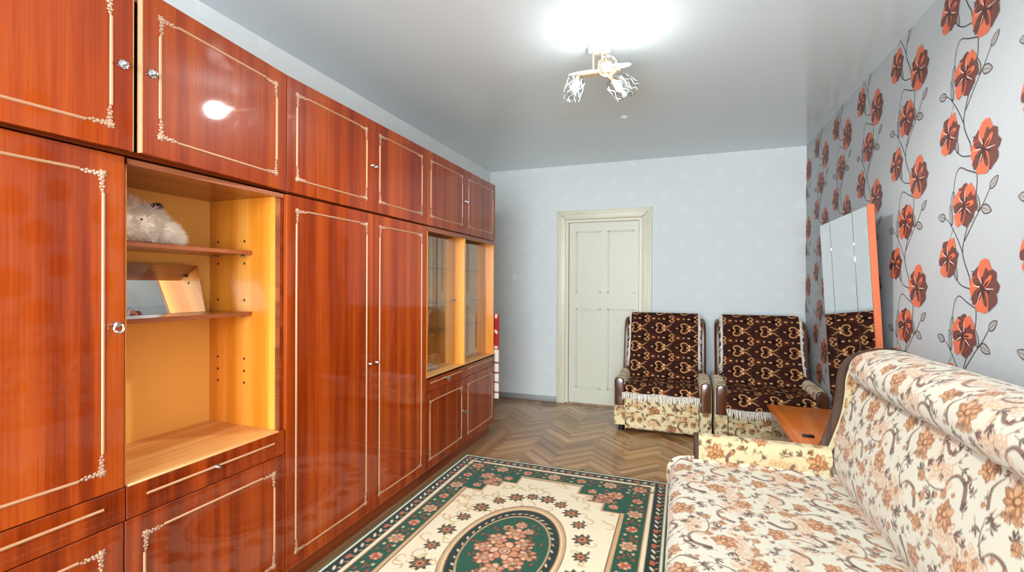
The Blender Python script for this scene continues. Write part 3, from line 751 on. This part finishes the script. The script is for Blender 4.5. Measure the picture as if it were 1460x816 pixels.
pl = MB().lathe([(0, 0), (.075, 0), (.085, .004), (.135, .016), (.138, .018), (.132, .019), (.08, .008), (0, .006)], 40)
for i, (x, y, z) in enumerate(pl.v):      # scalloped rim
    q = math.hypot(x, y)
    if q > .12: a = math.atan2(y, x); f = 1+.02*math.cos(14*a); pl.v[i] = (x*f, y*f, z)
tag(pl.build('serving_plate', M['china'], None, (-1.835, 3.02, .7312)), 'large white scalloped plate lying behind the glass on the display floor', 'plate')
sa = MB().lathe([(0, 0), (.03, 0), (.055, .012), (.057, .014), (.05, .012), (.028, .005), (0, .004)], 24)
tag(sa.build('saucer', M['china'], None, (-1.76, 3.53, .7312)), 'small white saucer in the right half of the display section', 'saucer')

# patterned cloth hanging down the far side of the wall unit
tw = Tile(.24, .9, .004, (224, 214, 200), False)
tw.rect(0, .24, .45, .78, (168, 40, 36))
for k in range(9): tw.ell(.03+.055*(k % 4), .47+.036*k, .022, .012, (226, 200, 180), k)
for k in range(4): tw.rect(0, .24, .05+.09*k, .065+.09*k, (150, 44, 40))
nu, nv = 40, 120; U, V = np.meshgrid(np.linspace(0, .24, nu), np.linspace(0, .78, nv))
PT = np.stack([-.01-U+.0*V, .010+.006*np.sin(U*60)+.003*np.sin(V*9), V], -1)
PF = np.concatenate([PT, PT[::-1]+np.array((0, .004, 0))], 0)
CF = tw.sample(U, V); CF = np.concatenate([CF, CF[::-1]], 0)
tag(ob('hanging_towel', grid_mesh('hanging_towel', PF, M['floralf'], CF), None, (-1.572, 3.972, .31)), 'white and red patterned towel hanging at the far side of the wall unit', 'towel')

# switch plate on the end wall
sw = thing('wall_switch', 'square white switch plate papered over beside the door', 'switch', (-1.884, YB, 1.45))
MB().box(-.062, .062, -.010, 0, -.062, .062).build('plate', M['wallb'], sw, bevel=.003)
MB().box(-.026, .026, -.016, -.008, -.028, .028).build('rocker', M['white'], sw, bevel=.003)
for a in (-.058, .058):
    for b_ in (-.058, .058): MB().ball((a, -.010, b_), .005, 8).build('screw', M['basegrey'], sw)

# ------------------------------------------------------------------ rug
RX0, RX1, RY0, RY1 = -1.608, -.068, 1.05, 3.36
RW, RL = RX1-RX0, RY1-RY0
G, GD, CR, TA, BR, DB = (22, 76, 54), (16, 44, 34), (226, 210, 178), (196, 156, 112), (92, 50, 34), (44, 34, 28)
PK = (214, 164, 130)
rg = Tile(RW, RL, .003, G, False)
def rect2(m_, col): rg.rect(m_, RW-m_, m_, RL-m_, col)
rect2(.016, CR); rect2(.028, GD); rect2(.096, TA); rect2(.100, CR); rect2(.118, TA); rect2(.124, BR); rect2(.128, G); rect2(.246, TA); rect2(.268, BR); rect2(.274, CR)
rq = random.Random(21)
def sym(f):
    for sx in (0, 1):
        for sy in (0, 1): f(sx, sy)
cx, cy = RW/2, RL/2
def rose(x, y, R, c1=PK, c2=TA, c3=BR):
    for k in range(7):
        a = k*.9+x*9; rg.ell(x+math.cos(a)*R*.6, y+math.sin(a)*R*.6, R*.46, R*.36, c3, a); rg.ell(x+math.cos(a)*R*.58, y+math.sin(a)*R*.58, R*.38, R*.28, c1 if k % 2 else c2, a)
    rg.ell(x, y, R*.42, R*.42, c3); rg.ell(x, y, R*.33, R*.33, c1); rg.ring(x, y, R*.18, R*.08, c3)
def rleaf(x, y, a, L, c=TA, c2=DB):
    rg.leaf(x, y, L, L*.42, a, c2); rg.leaf(x+math.cos(a)*L*.08, y+math.sin(a)*L*.08, L*.78, L*.24, a, c)
def starflower(x, y, R):
    for k in range(8):
        a = k*PI/4+.2; rg.leaf(x, y, R*1.15, R*.5, a, (52, 48, 36)); rg.leaf(x+math.cos(a)*R*.2, y+math.sin(a)*R*.2, R*.6, R*.22, a, (120, 100, 66))
    for k in range(6):
        a = k*PI/3; rg.ell(x+math.cos(a)*R*.3, y+math.sin(a)*R*.3, R*.2, R*.15, (190, 116, 76), a)
    rg.ell(x, y, R*.2, R*.2, (96, 46, 32))
# narrow outer band: leafy rhythm on dark green
def along(per, off, f):
    """call f(x,y,dir) along the four sides at distance off from the edge"""
    for L, mk in ((RL, lambda q: ((off, q, PI/2), (RW-off, q, PI/2))), (RW, lambda q: ((q, off, 0), (q, RL-off, 0)))):
        n_ = int((L-2*off)/per)
        for k in range(n_+1):
            q = off+(k+.0)*(L-2*off)/n_
            for x, y, a in mk(q): f(x, y, a, k)
along(.052, .062, lambda x, y, a, k: (rleaf(x-.5*.05*math.cos(a+.5), y-.5*.05*math.sin(a+.5), a+.5, .056, CR if k % 3 else PK), rleaf(x+.012*math.sin(a), y-.012*math.cos(a), a-.7, .030, TA)))
along(.155, .062, lambda x, y, a, k: rg.ell(x, y, .020, .014, (178, 92, 64), a))
# wide green border: roses, leaves, small cartouches
def bord(x, y, a, k):
    if k % 2: rose(x, y, .048)
    else: rose(x, y, .034, (206, 96, 62), PK)
    for s_ in (1, -1):
        for q in (.055, .078):
            rleaf(x+math.cos(a)*q*s_, y+math.sin(a)*q*s_, a+(0 if s_ > 0 else PI)+rq.uniform(-.9, .9), .042, (132, 92, 66))
        rg.ell(x+math.sin(a)*.035*s_+math.cos(a)*.06, y+math.cos(a)*.035*s_+math.sin(a)*.06, .012, .008, (160, 60, 48), a)
        rg.ell(x-math.sin(a)*.03*s_-math.cos(a)*.065, y-math.cos(a)*.03*s_-math.sin(a)*.065, .010, .008, (206, 176, 120), a)
along(.168, .187, bord)
# field scrolls
def scroll(x, y, R, a, fl_):
    pts = [(x+fl_*R*(1-q*.16)*math.cos(a+q*.8), y+R*(1-q*.16)*math.sin(a+q*.8)) for q in range(6)]
    rg.stroke(pts, .011, .004, (194, 158, 108), .9)
    rg.leaf(pts[0][0], pts[0][1], R*.9, R*.22, a+1.2, (190, 152, 104), .85)
for k in range(150):
    x, y = rq.uniform(.30, RW-.30), rq.uniform(.30, RL-.30)
    scroll(x, y, rq.uniform(.03, .055), rq.uniform(0, 6), rq.choice((1, -1)))
# green corners stepping into the field
for sx in (1, -1):
    for sy in (1, -1):
        X0, Y0 = (.268 if sx > 0 else RW-.268), (.268 if sy > 0 else RL-.268)
        def quad(a, b_, col): rg.rect(min(X0, X0+sx*a), max(X0, X0+sx*a), min(Y0, Y0+sy*b_), max(Y0, Y0+sy*b_), col)
        quad(.12, .30, TA); quad(.30, .12, TA); quad(.20, .20, TA)
        quad(.108, .288, BR); quad(.288, .108, BR); quad(.188, .188, BR)
        quad(.104, .284, G); quad(.284, .104, G); quad(.184, .184, G)
        rg.rect(min(X0-sx*.03, X0), max(X0-sx*.03, X0), min(Y0, Y0+sy*.28), max(Y0, Y0+sy*.28), G); rg.rect(min(X0, X0+sx*.28), max(X0, X0+sx*.28), min(Y0-sy*.03, Y0), max(Y0-sy*.03, Y0), G)
        for (a, b_, R) in ((.06, .06, .055), (.14, .10, .040), (.10, .15, .040), (.21, .05, .032), (.05, .22, .032), (.155, .165, .026)):
            rose(X0+sx*a, Y0+sy*b_, R, PK, (196, 120, 84))
        for k in range(14): rleaf(X0+sx*rq.uniform(.0, .2), Y0+sy*rq.uniform(0, .2), rq.uniform(0, 6), .04, (176, 130, 92))
# ring of dark star flowers round the medallion
for k in range(24):
    a = 2*PI*(k+.5)/24; x, y = cx+.375*math.cos(a), cy+.63*math.sin(a)
    starflower(x, y, .052 if k % 2 else .042)
    rleaf(x+.03, y+.03, a+1.5, .035, (120, 100, 66)); rleaf(x-.035, y+.02, a-1.2, .03, (120, 100, 66))
# medallion
for q, col in ((1.0, DB), (.985, TA), (.93, CR), (.915, TA), (.89, BR), (.875, GD), (.74, TA), (.715, G)):
    rg.ell(cx, cy, .295*q, .50*q+0*.0, col)
for k in range(40):
    a = 2*PI*k/40; x, y = cx+.238*math.cos(a), cy+.403*math.sin(a)
    rleaf(x, y, a+PI/2+.5, .040, CR if k % 2 else PK)
for (a, b_, R) in ((0, 0, .085), (.075, .09, .055), (-.075, .09, .055), (.075, -.09, .055), (-.075, -.09, .055), (0, .17, .06), (0, -.17, .06), (.12, 0, .05), (-.12, 0, .05), (0, .265, .035), (0, -.265, .035), (.06, .215, .03), (-.06, .215, .03), (.06, -.215, .03), (-.06, -.215, .03)):
    rose(cx+a, cy+b_, R, PK, (196, 130, 92))
for k in range(46):
    a = rq.uniform(0, 2*PI); q = rq.uniform(.4, .66); rleaf(cx+.28*q*math.cos(a), cy+.48*q*math.sin(a), rq.uniform(0, 6), .045, (130, 88, 60), (60, 30, 26))
nu, nv = int(RW/.004)+1, int(RL/.004)+1
U, V = np.meshgrid(np.linspace(0, RW, nu), np.linspace(0, RL, nv))
pile = np.random.RandomState(2).uniform(-.0008, .0008, U.shape)
Z = .010+pile+.0014*np.sin(U*5+1)*np.sin(V*4); ed = np.minimum(np.minimum(U, RW-U), np.minimum(V, RL-V)); Z = np.where(ed < .002, .0006, Z)
M['rugf'] = fabric('wool_rug', .95, .15, .5, 500.)
rug = thing('area_rug', 'green-bordered oriental rug with cream field and floral medallion', 'rug', (RX0, RY0, 0))
ob('pile', grid_mesh('pile', np.stack([U, V, Z], -1), M['rugf'], rg.sample(U, V)), rug)
MB().box(.002, RW-.002, .002, RL-.002, .0004, .004).build('backing', M['fringe'], rug, smooth=0)

# ------------------------------------------------------------------ sofa
SY0, SY1 = .70, 2.70
so = thing('sofa', 'cream sofa with brown floral print, rolled back and low end arms', 'sofa', (.5, 1.72, 0))
def so_loc(P): return P-np.array((.5, 1.72, 0))
def sweep(name, prof, ya, yb, tile, mat, parent, step=.004, round_end=.0, depth=.03, uoff=0., voff=0., bump=.0, swap=False, off=(.5, 1.72, 0)):
    """cloth stretched over a profile (x,z) from ya to yb; ends rounded inward along the surface normal"""
    C, s_ = resample(catmull(prof, 10), step); n_ = int((yb-ya)/step)+1
    Y = np.linspace(ya, yb, n_); T = np.gradient(C, axis=0); T /= np.linalg.norm(T, axis=1)[:, None]+1e-9
    N = np.stack([T[:, 1], -T[:, 0]], 1)          # inward for profiles that run clockwise
    e = np.minimum(Y-ya, yb-Y); q = np.clip(1-e/max(round_end, 1e-6), 0, 1) if round_end else np.zeros_like(Y)
    dp = depth*(1-np.sqrt(np.maximum(1-q*q, 0)))
    YY, SS = np.meshgrid(Y, s_)
    w_ = dp[None, :] + bump*(np.sin(YY*7.3+SS*5)+np.sin(YY*3.1-SS*11+1)*.7+.5*np.sin(YY*17+SS*9))
    P = np.stack([C[:, 0][:, None]+N[:, 0][:, None]*w_, YY, C[:, 1][:, None]+N[:, 1][:, None]*w_], -1)
    cols = tile.sample(SS+uoff, YY+voff) if swap else tile.sample(YY+uoff, SS+voff)
    return ob(name, grid_mesh(name, P-np.array(off), mat, cols), parent)
# seat: deep cushion
seat = [(.74, .420), (.60, .436), (.40, .442), (.20, .440), (.05, .434), (-.015, .422), (-.048, .390), (-.056, .34), (-.050, .30), (-.040, .27), (-.045, .24), (-.044, .10), (-.03, .06)]
sweep('seat', seat, SY0, SY1-.050, FLORAL, M['floralf'], so, .004, .05, .022, .1, .05, .0016)
q = MB().box(-.02, .70, SY0+.02, SY1-.06, .06, .37).build('seat_box', M['floralf'], so, (-.5, -1.72, 0), smooth=0)
paint(q, (222, 208, 182))
# backrest below the roll
back = [(.735, .36), (.705, .43), (.688, .50), (.694, .58), (.716, .68), (.748, .78), (.782, .86), (.806, .900), (.83, .905)]
sweep('backrest', back, SY0, SY1-.01, FLORAL, M['floralf'], so, .004, .05, .025, .23, .30, .0022)
roll = [(.84, .893), (.802, .890), (.772, .903), (.748, .935), (.745, .975), (.765, 1.018), (.81, 1.048), (.88, 1.064), (.95, 1.060), (1.01, 1.04), (1.05, .99), (1.06, .92), (1.06, .62), (1.06, .30)]
sweep('backrest_roll', roll, SY0, SY1-.01, FLORAL, M['floralf'], so, .004, .06, .03, .05, .11, .0020)
q = MB().box(.80, 1.04, SY0+.03, SY1-.04, .06, .86).build('back_box', M['floralf'], so, (-.5, -1.72, 0), smooth=0)
paint(q, (222, 208, 182))
# end panels with a dark wooden rim, low arms
rim = [(.640, .500), (.672, .545), (.704, .632), (.735, .74), (.748, .84), (.752, .905), (.768, .962), (.805, 1.000), (.86, 1.020), (.93, 1.028), (1.0, 1.015), (1.05, .965), (1.06, .90)]
for (ya, yb) in ((SY1-.015, SY1+.045), (SY0-.045, SY0+.015)):
    pc = catmull(rim, 6); poly = [tuple(p) for p in pc] + [(1.06, .08), (.66, .08)]
    pan = MB().prism(poly, 'y', ya, yb).build('end_panel', M['floralf'], so, (-.5, -1.72, 0), smooth=0); paint(pan, (228, 212, 172))
    rp = [(p[0]-.004, (ya+yb)/2, p[1]+.003) for p in catmull(rim, 4)]
    MB().tube(rp, .011, 8, flat=2.9).build('wood_rim', M['rimwood'], pan)
    fy = ya-.0015 if ya > 1.7 else yb+.0015
    CC, s_ = resample(pc, .006); off = np.linspace(0, .16, 28); nrm = np.gradient(CC, axis=0); nrm /= np.linalg.norm(nrm, axis=1)[:, None]
    IN = np.stack([nrm[:, 1], -nrm[:, 0]], 1); GX = CC[:, 0][:, None]+IN[:, 0][:, None]*off; GZ = CC[:, 1][:, None]+IN[:, 1][:, None]*off
    ec = ob('panel_cloth', grid_mesh('panel_cloth', np.stack([GX, np.full(GX.shape, fy), GZ], -1), M['floralf'], FLORALY.sample(GX+.1, GZ), flip=ya < 1.7), pan)
    # arm: low padded block between panel and front
    armp = [(ya-.045 if ya > 1.7 else yb+.045, .24), (ya-.045 if ya > 1.7 else yb+.045, .46), (ya-.040 if ya > 1.7 else yb+.040, .53), (ya-.015 if ya > 1.7 else yb+.015, .562), (ya+.03 if ya > 1.7 else yb-.03, .565), (ya+.065 if ya > 1.7 else yb-.065, .54), (ya+.075 if ya > 1.7 else yb-.075, .46), (ya+.075 if ya > 1.7 else yb-.075, .08)]
    C, s_ = resample(catmull(armp, 8), .005); n_ = int(.60/.005)+1; XX = np.linspace(.085, .685, n_)
    Pa = np.stack([np.repeat(XX[None], len(C), 0), np.repeat(C[:, 0][:, None], n_, 1), np.repeat(C[:, 1][:, None], n_, 1)], -1)
    UU, VV = np.meshgrid(XX, s_)
    arm = ob('arm', grid_mesh('arm', Pa-np.array((.5, 1.72, 0)), M['floralf'], FLORALY.sample(UU+.05, VV+.2), flip=True), so)
    pa = [(q[0], q[1]) for q in C[::4]] + [(armp[0][0], .08)]
    MB().prism(pa, 'x', .062, .0845).build('arm_facing', M['rimwood'], arm, (-.5, -1.72, 0), bevel=.002, seg=1)
    my = sum(p[0] for p in pa)/len(pa); pcore = [(my+(p[0]-my)*.86, p[1]-.008) for p in pa]
    q = MB().prism(pcore, 'x', .086, .684).build('arm_core', M['floralf'], arm, (-.5, -1.72, 0), smooth=0); paint(q, (222, 204, 160))
for x in (.02, .95):
    for y in (SY0+.08, SY1-.1): MB().lathe([(0, 0), (.024, 0), (.03, .062), (0, .062)], 12, (x-.5, y-1.72, 0)).build('foot', M['black'], so)

# ------------------------------------------------------------------ armchairs and their throws
def armchair(label, loc):
    t = thing('armchair', label, 'armchair', loc)
    H = .415
    # seat cushion and front apron in floral plush (profile y,z)
    def cloth(name, prof, x0, x1, parent, tile=FLORALC, step=.007, u=0., v=0., rnd=.03):
        C, s_ = resample(catmull(prof, 8), step); n_ = int((x1-x0)/step)+1; X = np.linspace(x0, x1, n_)
        T = np.gradient(C, axis=0); T /= np.linalg.norm(T, axis=1)[:, None]+1e-9; N = np.stack([-T[:, 1], T[:, 0]], 1)
        e = np.minimum(X-x0, x1-X); q = np.clip(1-e/rnd, 0, 1); dp = -.02*(1-np.sqrt(1-q*q))
        P = np.stack([np.repeat(X[None], len(C), 0), C[:, 0][:, None]+N[:, 0][:, None]*dp, C[:, 1][:, None]+N[:, 1][:, None]*dp], -1)
        UU, VV = np.meshgrid(X, s_)
        return ob(name, grid_mesh(name, P, M['floralf'], tile.sample(UU+u+loc[0], VV+v), flip=True), parent)
    seatp = [(.50, .415), (.30, .430), (.10, .430), (.025, .415), (-.005, .375), (-.010, .30), (-.004, .215), (.004, .185)]
    cloth('seat', seatp, -.315, .315, t, u=.12, v=.1)
    cloth('front_apron', [(.006, .19), (.000, .17), (.000, .06), (.01, .035)], -.318, .318, t, u=.3, v=.33, rnd=.004)
    q = MB().box(-.31, .31, .02, .60, .05, .37).build('seat_box', M['floralf'], t, smooth=0); paint(q, (200, 182, 140))
    backp = [(.42, .36), (.445, .45), (.49, .65), (.535, .86), (.565, .99), (.60, 1.045), (.645, 1.055), (.69, 1.03), (.71, .96), (.70, .70), (.69, .20)]
    cloth('backrest', backp, -.322, .322, t, u=.02, v=.02)
    q = MB().prism([(.45, .36), (.56, .93), (.62, 1.02), (.68, .98), (.68, .2), (.45, .2)], 'x', -.31, .31).build('back_box', M['floralf'], t, smooth=0); paint(q, (214, 194, 148))
    for s_ in (-1, 1):
        # arm: padded block with a rounded top, cloth on all sides
        sec = [(.318, .10), (.318, .40), (.322, .475), (.345, .508), (.372, .514), (.398, .505), (.418, .475), (.422, .40), (.422, .06)]
        C, ss = resample(catmull([(s_*a, b_) for a, b_ in sec], 6), .007); Y = np.linspace(.012, .66, 92)
        P = np.stack([np.repeat(C[:, 0][:, None], 92, 1), np.repeat(Y[None], len(C), 0), np.repeat(C[:, 1][:, None], 92, 1)], -1)
        UU, VV = np.meshgrid(Y, ss)
        arm = ob('arm', grid_mesh('arm', P, M['floralf'], FLORALC.sample(UU+.4*s_, VV+loc[0]), flip=s_ > 0), t)
        o2 = sorted([(s_*a, b_) for a, b_ in ((.320, .06), (.320, .40), (.324, .47), (.345, .504), (.372, .510), (.398, .50), (.416, .47), (.420, .40), (.420, .06))], key=lambda p: 0) 
        q = MB().prism(o2, 'y', .016, .655).build('arm_core', M['floralf'], arm, smooth=0); paint(q, (206, 186, 142))
        # lower cloth face of the arm and the wooden facing above it
        k = 14; XX, ZZ = np.meshgrid(np.linspace(.320, .420, k), np.linspace(.06, .26, 26))
        PP = np.stack([XX*s_, np.full(XX.shape, .0105), ZZ], -1)
        ob('arm_skirt', grid_mesh('arm_skirt', PP, M['floralf'], FLORALC.sample(XX*1.0+loc[0]*2, ZZ+.1*s_), flip=s_ < 0), arm)
        fc = [(.327, .245), (.413, .245), (.413, .47), (.402, .495), (.37, .508), (.338, .495), (.327, .47)]
        MB().prism([(s_*a, b_) for a, b_ in fc], 'y', -.022, .012).build('arm_facing', M['armwood'], arm, bevel=.010, seg=3)
        pts = [(s_*.366, .47, .49), (s_*.366, .51, .60), (s_*.366, .55, .75), (s_*.366, .585, .90), (s_*.364, .62, .975), (s_*.362, .68, .985)]
        MB().tube([tuple(p) for p in catmull(pts, 4)], .030, 10, flat=1.5).build('back_post', M['armwood'], t)
        MB().tube([tuple(p+np.array((0, -.026, .0))) for p in catmull(pts[:4], 4)], .011, 6).build('post_bead', M['armwood'], t)
    for x in (-.36, .36):
        for y in (.06, .60): MB().lathe([(0, 0), (.022, 0), (.026, .062), (0, .062)], 10, (x, y, 0)).build('foot', M['black'], t)
    return t
C1 = (-.175, 4.42, 0); C2 = (.690, 4.40, 0)
armchair('floral armchair in front of the cream door', C1)
armchair('floral armchair in the corner beside the tall mirror', C2)

def throw(label, loc, wtop, wseat, drop, skew, fr_side):
    t = thing('plush_throw', label, 'throw', loc)
    prof = [(.725, .90), (.715, 1.0), (.69, 1.052), (.645, 1.074), (.595, 1.066), (.553, 1.005), (.523, .87), (.478, .66), (.440, .50), (.428, .458), (.40, .445), (.25, .447), (.09, .447), (.010, .430), (-.025, .385), (-.033, drop)]
    C, s_ = resample(catmull(prof, 8), .005)
    n_ = int(wtop*2/.005)+1; U = np.linspace(-1, 1, n_)
    f = np.clip((s_-.55)/.6, 0, 1); hw = wtop+(wseat-wtop)*f
    XX = hw[:, None]*U[None]+(skew*f)[:, None]
    YY = np.repeat(C[:, 0][:, None], n_, 1); ZZ = np.repeat(C[:, 1][:, None], n_, 1)
    ZZ = ZZ+.004*np.sin(XX*23+s_[:, None]*6)*np.clip((s_[:, None]-.7)*4, 0, 1)+.002*np.sin(s_[:, None]*31)
    YY = YY-.003*np.sin(XX*17+1)
    P = np.stack([XX, YY, ZZ], -1); cols = THROW.sample(XX+loc[0]+.06, 2-np.repeat(s_[:, None], n_, 1))
    # turn it over at the hem so that the cloth has thickness
    ob('cloth', grid_mesh('cloth', P, M['throwf'], cols, flip=True), t)
    nb = MB(); r = random.Random(int(loc[0]*100)+50)
    def tassel(p, d, L_, wd=.0035):
        p = Vector(p); d = Vector(d).normalized(); e1 = p+d*L_*.5+Vector((r.uniform(-.005, .005), r.uniform(-.003, .002), 0)); e2 = p+d*L_+Vector((r.uniform(-.010, .010), r.uniform(-.006, .003), 0))
        nb.tube([p, e1, e2], [wd*.7, wd, wd*.6], 4)
    # front hem
    for k in range(78):
        u = -1+2*k/77; x = hw[-1]*u+skew; y = C[-1][0]-.004; z = ZZ[-1, int((u+1)/2*(n_-1))]+.004
        tassel((x, y, z), (r.uniform(-.15, .15), -.12, -1), r.uniform(.055, .078), .0048)
    front = nb; 
    tag(nb.build('front_fringe', M['fringe'], t, smooth=60), kind='stuff')
    nb = MB()
    for sd in fr_side:
        for k in range(0, len(s_), 3):
            if s_[k] < .16 or s_[k] > .80: continue
            j = 0 if sd < 0 else n_-1; p = P[k, j]
            onback = s_[k] < .72
            d = (sd*.35, -.10, -1) if onback else (sd*.75, -.1, -.65)
            tassel((p[0], p[1]-.004, p[2]), d, r.uniform(.05, .075) if onback else r.uniform(.03, .045), .004)
    tag(nb.build('side_fringe', M['fringe'], t, smooth=60), kind='stuff')
    return t
throw('dark brown patterned plush throw with short front drop, on the armchair by the door', C1, .322, .330, .372, -.012, (-1, 1))
throw('dark brown patterned plush throw with longer front drop, on the corner armchair', C2, .325, .345, .300, .012, (-1, 1))

# ------------------------------------------------------------------ dressing table with tall three-leaf mirror
dt = thing('dressing_table', 'low glossy orange dressing table with tall three-leaf mirror against the poppy wall', 'dressing table', (.86, 3.62, 0))
TX0, TX1, TY0, TY1, TZ = .628, 1.118, 3.00, 4.13, .43
ox, oy = .86, 3.62
MB().box(TX0-ox, TX1-ox, TY0-oy, TY1-oy, TZ-.022, TZ).build('table_top', M['tablew'], dt, bevel=.003)
MB().box(TX0+.03-ox, TX1-ox, TY0+.02-oy, TY0+.038-oy, .10, TZ-.0225).build('side_panel', M['edge'], dt, smooth=0)
MB().box(TX0+.03-ox, TX1-ox, TY1-.038-oy, TY1-.02-oy, .10, TZ-.0225).build('side_panel', M['edge'], dt, smooth=0)
MB().box(TX1-.02-ox, TX1-ox, TY0+.0385-oy, TY1-.0385-oy, .10, TZ-.0225).build('back_panel', M['edge'], dt, smooth=0)
MB().box(TX0+.03-ox, TX1-.0205-ox, TY0+.0385-oy, TY1-.0385-oy, .10, .118).build('bottom_panel', M['edge'], dt, smooth=0)
for k in range(2):
    ya = TY0+.04+k*.525
    dd = MB().box(TX0+.024-ox, TX0+.042-ox, ya-oy, ya+.52-oy, .12, TZ-.025).build('drawer_front', M['armwood'], dt, bevel=.002, seg=1)
    MB().tube([(TX0+.020-ox, ya+.2-oy, .29), (TX0+.008-ox, ya+.21-oy, .29), (TX0+.008-ox, ya+.31-oy, .29), (TX0+.020-ox, ya+.32-oy, .29)], .005, 6).build('handle', M['chrome'], dd)
for x in (TX0+.06, TX1-.05):
    for y in (TY0+.07, TY1-.07): MB().tube([(x-ox, y-oy, 0), (x-ox, y-oy, .10)], [.014, .02], 10).build('leg', M['armwood'], dt)
# mirror leaves: tilted slightly forward, three panes side by side
MT = math.radians(-3.4); mz0 = TZ+.002; mh = 1.398
mr = ob('mirror_frame', None, dt, (1.085-ox, 0, mz0), (0, MT, 0))
bounds = [3.225, 3.497, 3.974, 4.252-.02]
for a, b_ in zip(bounds[:-1], bounds[1:]):
    MB().box(-.004, .0, a+.004-oy, b_-.004-oy, .0, mh).build('mirror_pane', M['mirror'], mr, bevel=.0015, seg=1)
MB().box(.0005, .018, bounds[0]-oy, bounds[-1]-oy, 0, mh).build('backing_board', M['edge'], mr, smooth=0)
MB().box(-.012, .022, bounds[0]-.016-oy, bounds[0]-.001-oy, 0, mh+.004).build('edge_stile', plain('orange_edge', (196, 98, 56), .45), mr, bevel=.002, seg=1)
for yv in bounds[1:3]:
    for z in (1.19,): MB().box(-.006, -.0005, yv-.003-oy, yv+.003-oy, z, z+.012).build('hinge', M['chrome'], mr, smooth=0)
bx = thing('small_box', 'small black plastic box lying on the orange table top', 'box', (.732, 3.325, TZ+.0003))
MB().box(-.012, .012, -.032, .032, 0, .014).build('case', M['black'], bx, (0, 0, 0), (0, 0, PI/2-.05), bevel=.003)

# ------------------------------------------------------------------ ceiling lamp and spot
lp = thing('ceiling_lamp', 'white and brass ceiling lamp with four clear glass shades', 'ceiling lamp', (-.455, 2.69, HC))
MB().lathe([(0, -.034), (.055, -.034), (.066, -.026), (.068, 0), (0, 0)], 28).build('canopy', M['white'], lp)
brass = plain('pale_brass', (216, 188, 150), .25, metal=.8); whitem = plain('white_enamel', (236, 234, 228), .3)
for x, y in ((-.035, -.01), (.02, -.03), (.03, .03)):
    MB().tube([(x, y, -.03), (x, y, -.15)], .0065, 8).build('stem', brass, lp)
    MB().ball((x, y, -.036), .010, 8).build('stem_cap', brass, lp)
def oval(c, rx, ry, rz, n_=28): return [(c[0]+rx*math.cos(q), c[1]+ry*math.sin(q), c[2]+rz*math.sin(q)) for q in np.linspace(0, 2*PI, n_)]
MB().tube(oval((-.085, -.01, -.145), .09, .045, .012), .0065, 8, caps=False).build('arm_loop', whitem, lp)
MB().tube(oval((.085, .03, -.115), .085, .045, .012), .0065, 8, caps=False).build('arm_loop', whitem, lp)
MB().box(-.14, .12, -.018, .022, -.158, -.150).build('cross_bar', brass, lp, bevel=.002, seg=1)
gl_sh = glassy('ribbed_shade_glass', (.93, .95, .95), .16, .06)
whl = plain('frosted_swirl', (240, 240, 238), .4)
def shade(base, axis, lit, power):
    b_ = Vector(base); ax = Vector(axis).normalized(); L_ = .135; R = .050
    sh = MB().lathe([(.012, 0), (.030, .004), (R*.86, .020), (R, .05), (R*1.05, L_), (R*1.02, L_+.001), (R*.97, .05), (R*.82, .024), (.028, .008)], 24, b_, ax).build('shade', gl_sh, lp)
    a = ax.orthogonal().normalized(); c = ax.cross(a)
    sw_ = MB()
    for k in range(10):       # white swirl threads moulded into the glass
        pts = []
        for q in range(9):
            h_ = .03+q*(L_-.034)/8; w0 = 2*PI*k/10+.22*math.sin(q*1.3+k)
            pts.append(b_+ax*h_+(a*math.cos(w0)+c*math.sin(w0))*(R*1.02))
        sw_.tube(pts, .0022, 5)
    sw_.build('swirl', whl, sh)
    MB().lathe([(0, -.028), (.012, -.028), (.017, -.02), (.018, .012), (0, .012)], 14, b_, ax).build('socket', brass, lp)
    bm_ = plain('bulb_glass', (236, 232, 222), .3)
    if lit:
        nb_ = bm_.node_tree.nodes['Principled BSDF']; nb_.inputs['Emission Color'].default_value = (1, .95, .87, 1); nb_.inputs['Emission Strength'].default_value = 25
    MB().lathe([(.010, .010), (.014, .03), (.024, .055), (.026, .07), (.020, .088), (0, .096)], 16, b_, ax).build('bulb', bm_, lp)
    if not power: return b_, ax
    # lit bulb's light; spot added and aimed down to brighten cabinets, sparing ceiling
    for kind_, e_, r_ in (('SPOT', power, .05), ('POINT', power*.10, .05)):
        ll = bpy.data.lights.new('lamp_light', kind_); ll.energy = e_; ll.shadow_soft_size = r_; ll.color = (1, .985, .965)
        if kind_ == 'SPOT': ll.spot_size = math.radians(170); ll.spot_blend = .6
        lo = bpy.data.objects.new('lamp_light', ll); COL.objects.link(lo); lo.parent = lp; lo.location = b_+ax*.155
        lo.rotation_euler = Vector((ax.x, ax.y*.35, -1)).to_track_quat('-Z', 'Y').to_euler()
    return b_, ax
shade((-.125, -.01, -.160), (-.24, -.20, -.92), False, 0)
shade((.055, .055, -.165), (.62, .32, -.74), False, 0)
shade((.075, .16, -.13), (.7, .7, -.3), False, 0)
lb, la = shade((.045, -.015, -.130), (.16, -.90, -.38), True, 72)
spt = thing('ceiling_spot', 'tiny round white ceiling fitting behind the lamp', 'ceiling fitting', (-.454, 3.88, HC))
MB().lathe([(0, -.016), (.012, -.016), (.020, -.010), (.034, -.003), (.036, 0), (0, 0)], 20).build('ring', M['white'], spt)
MB().lathe([(0, -.018), (.010, -.017), (.011, -.012), (0, -.012)], 12).build('lens', M['chrome'], spt)
print('planks', cnt)
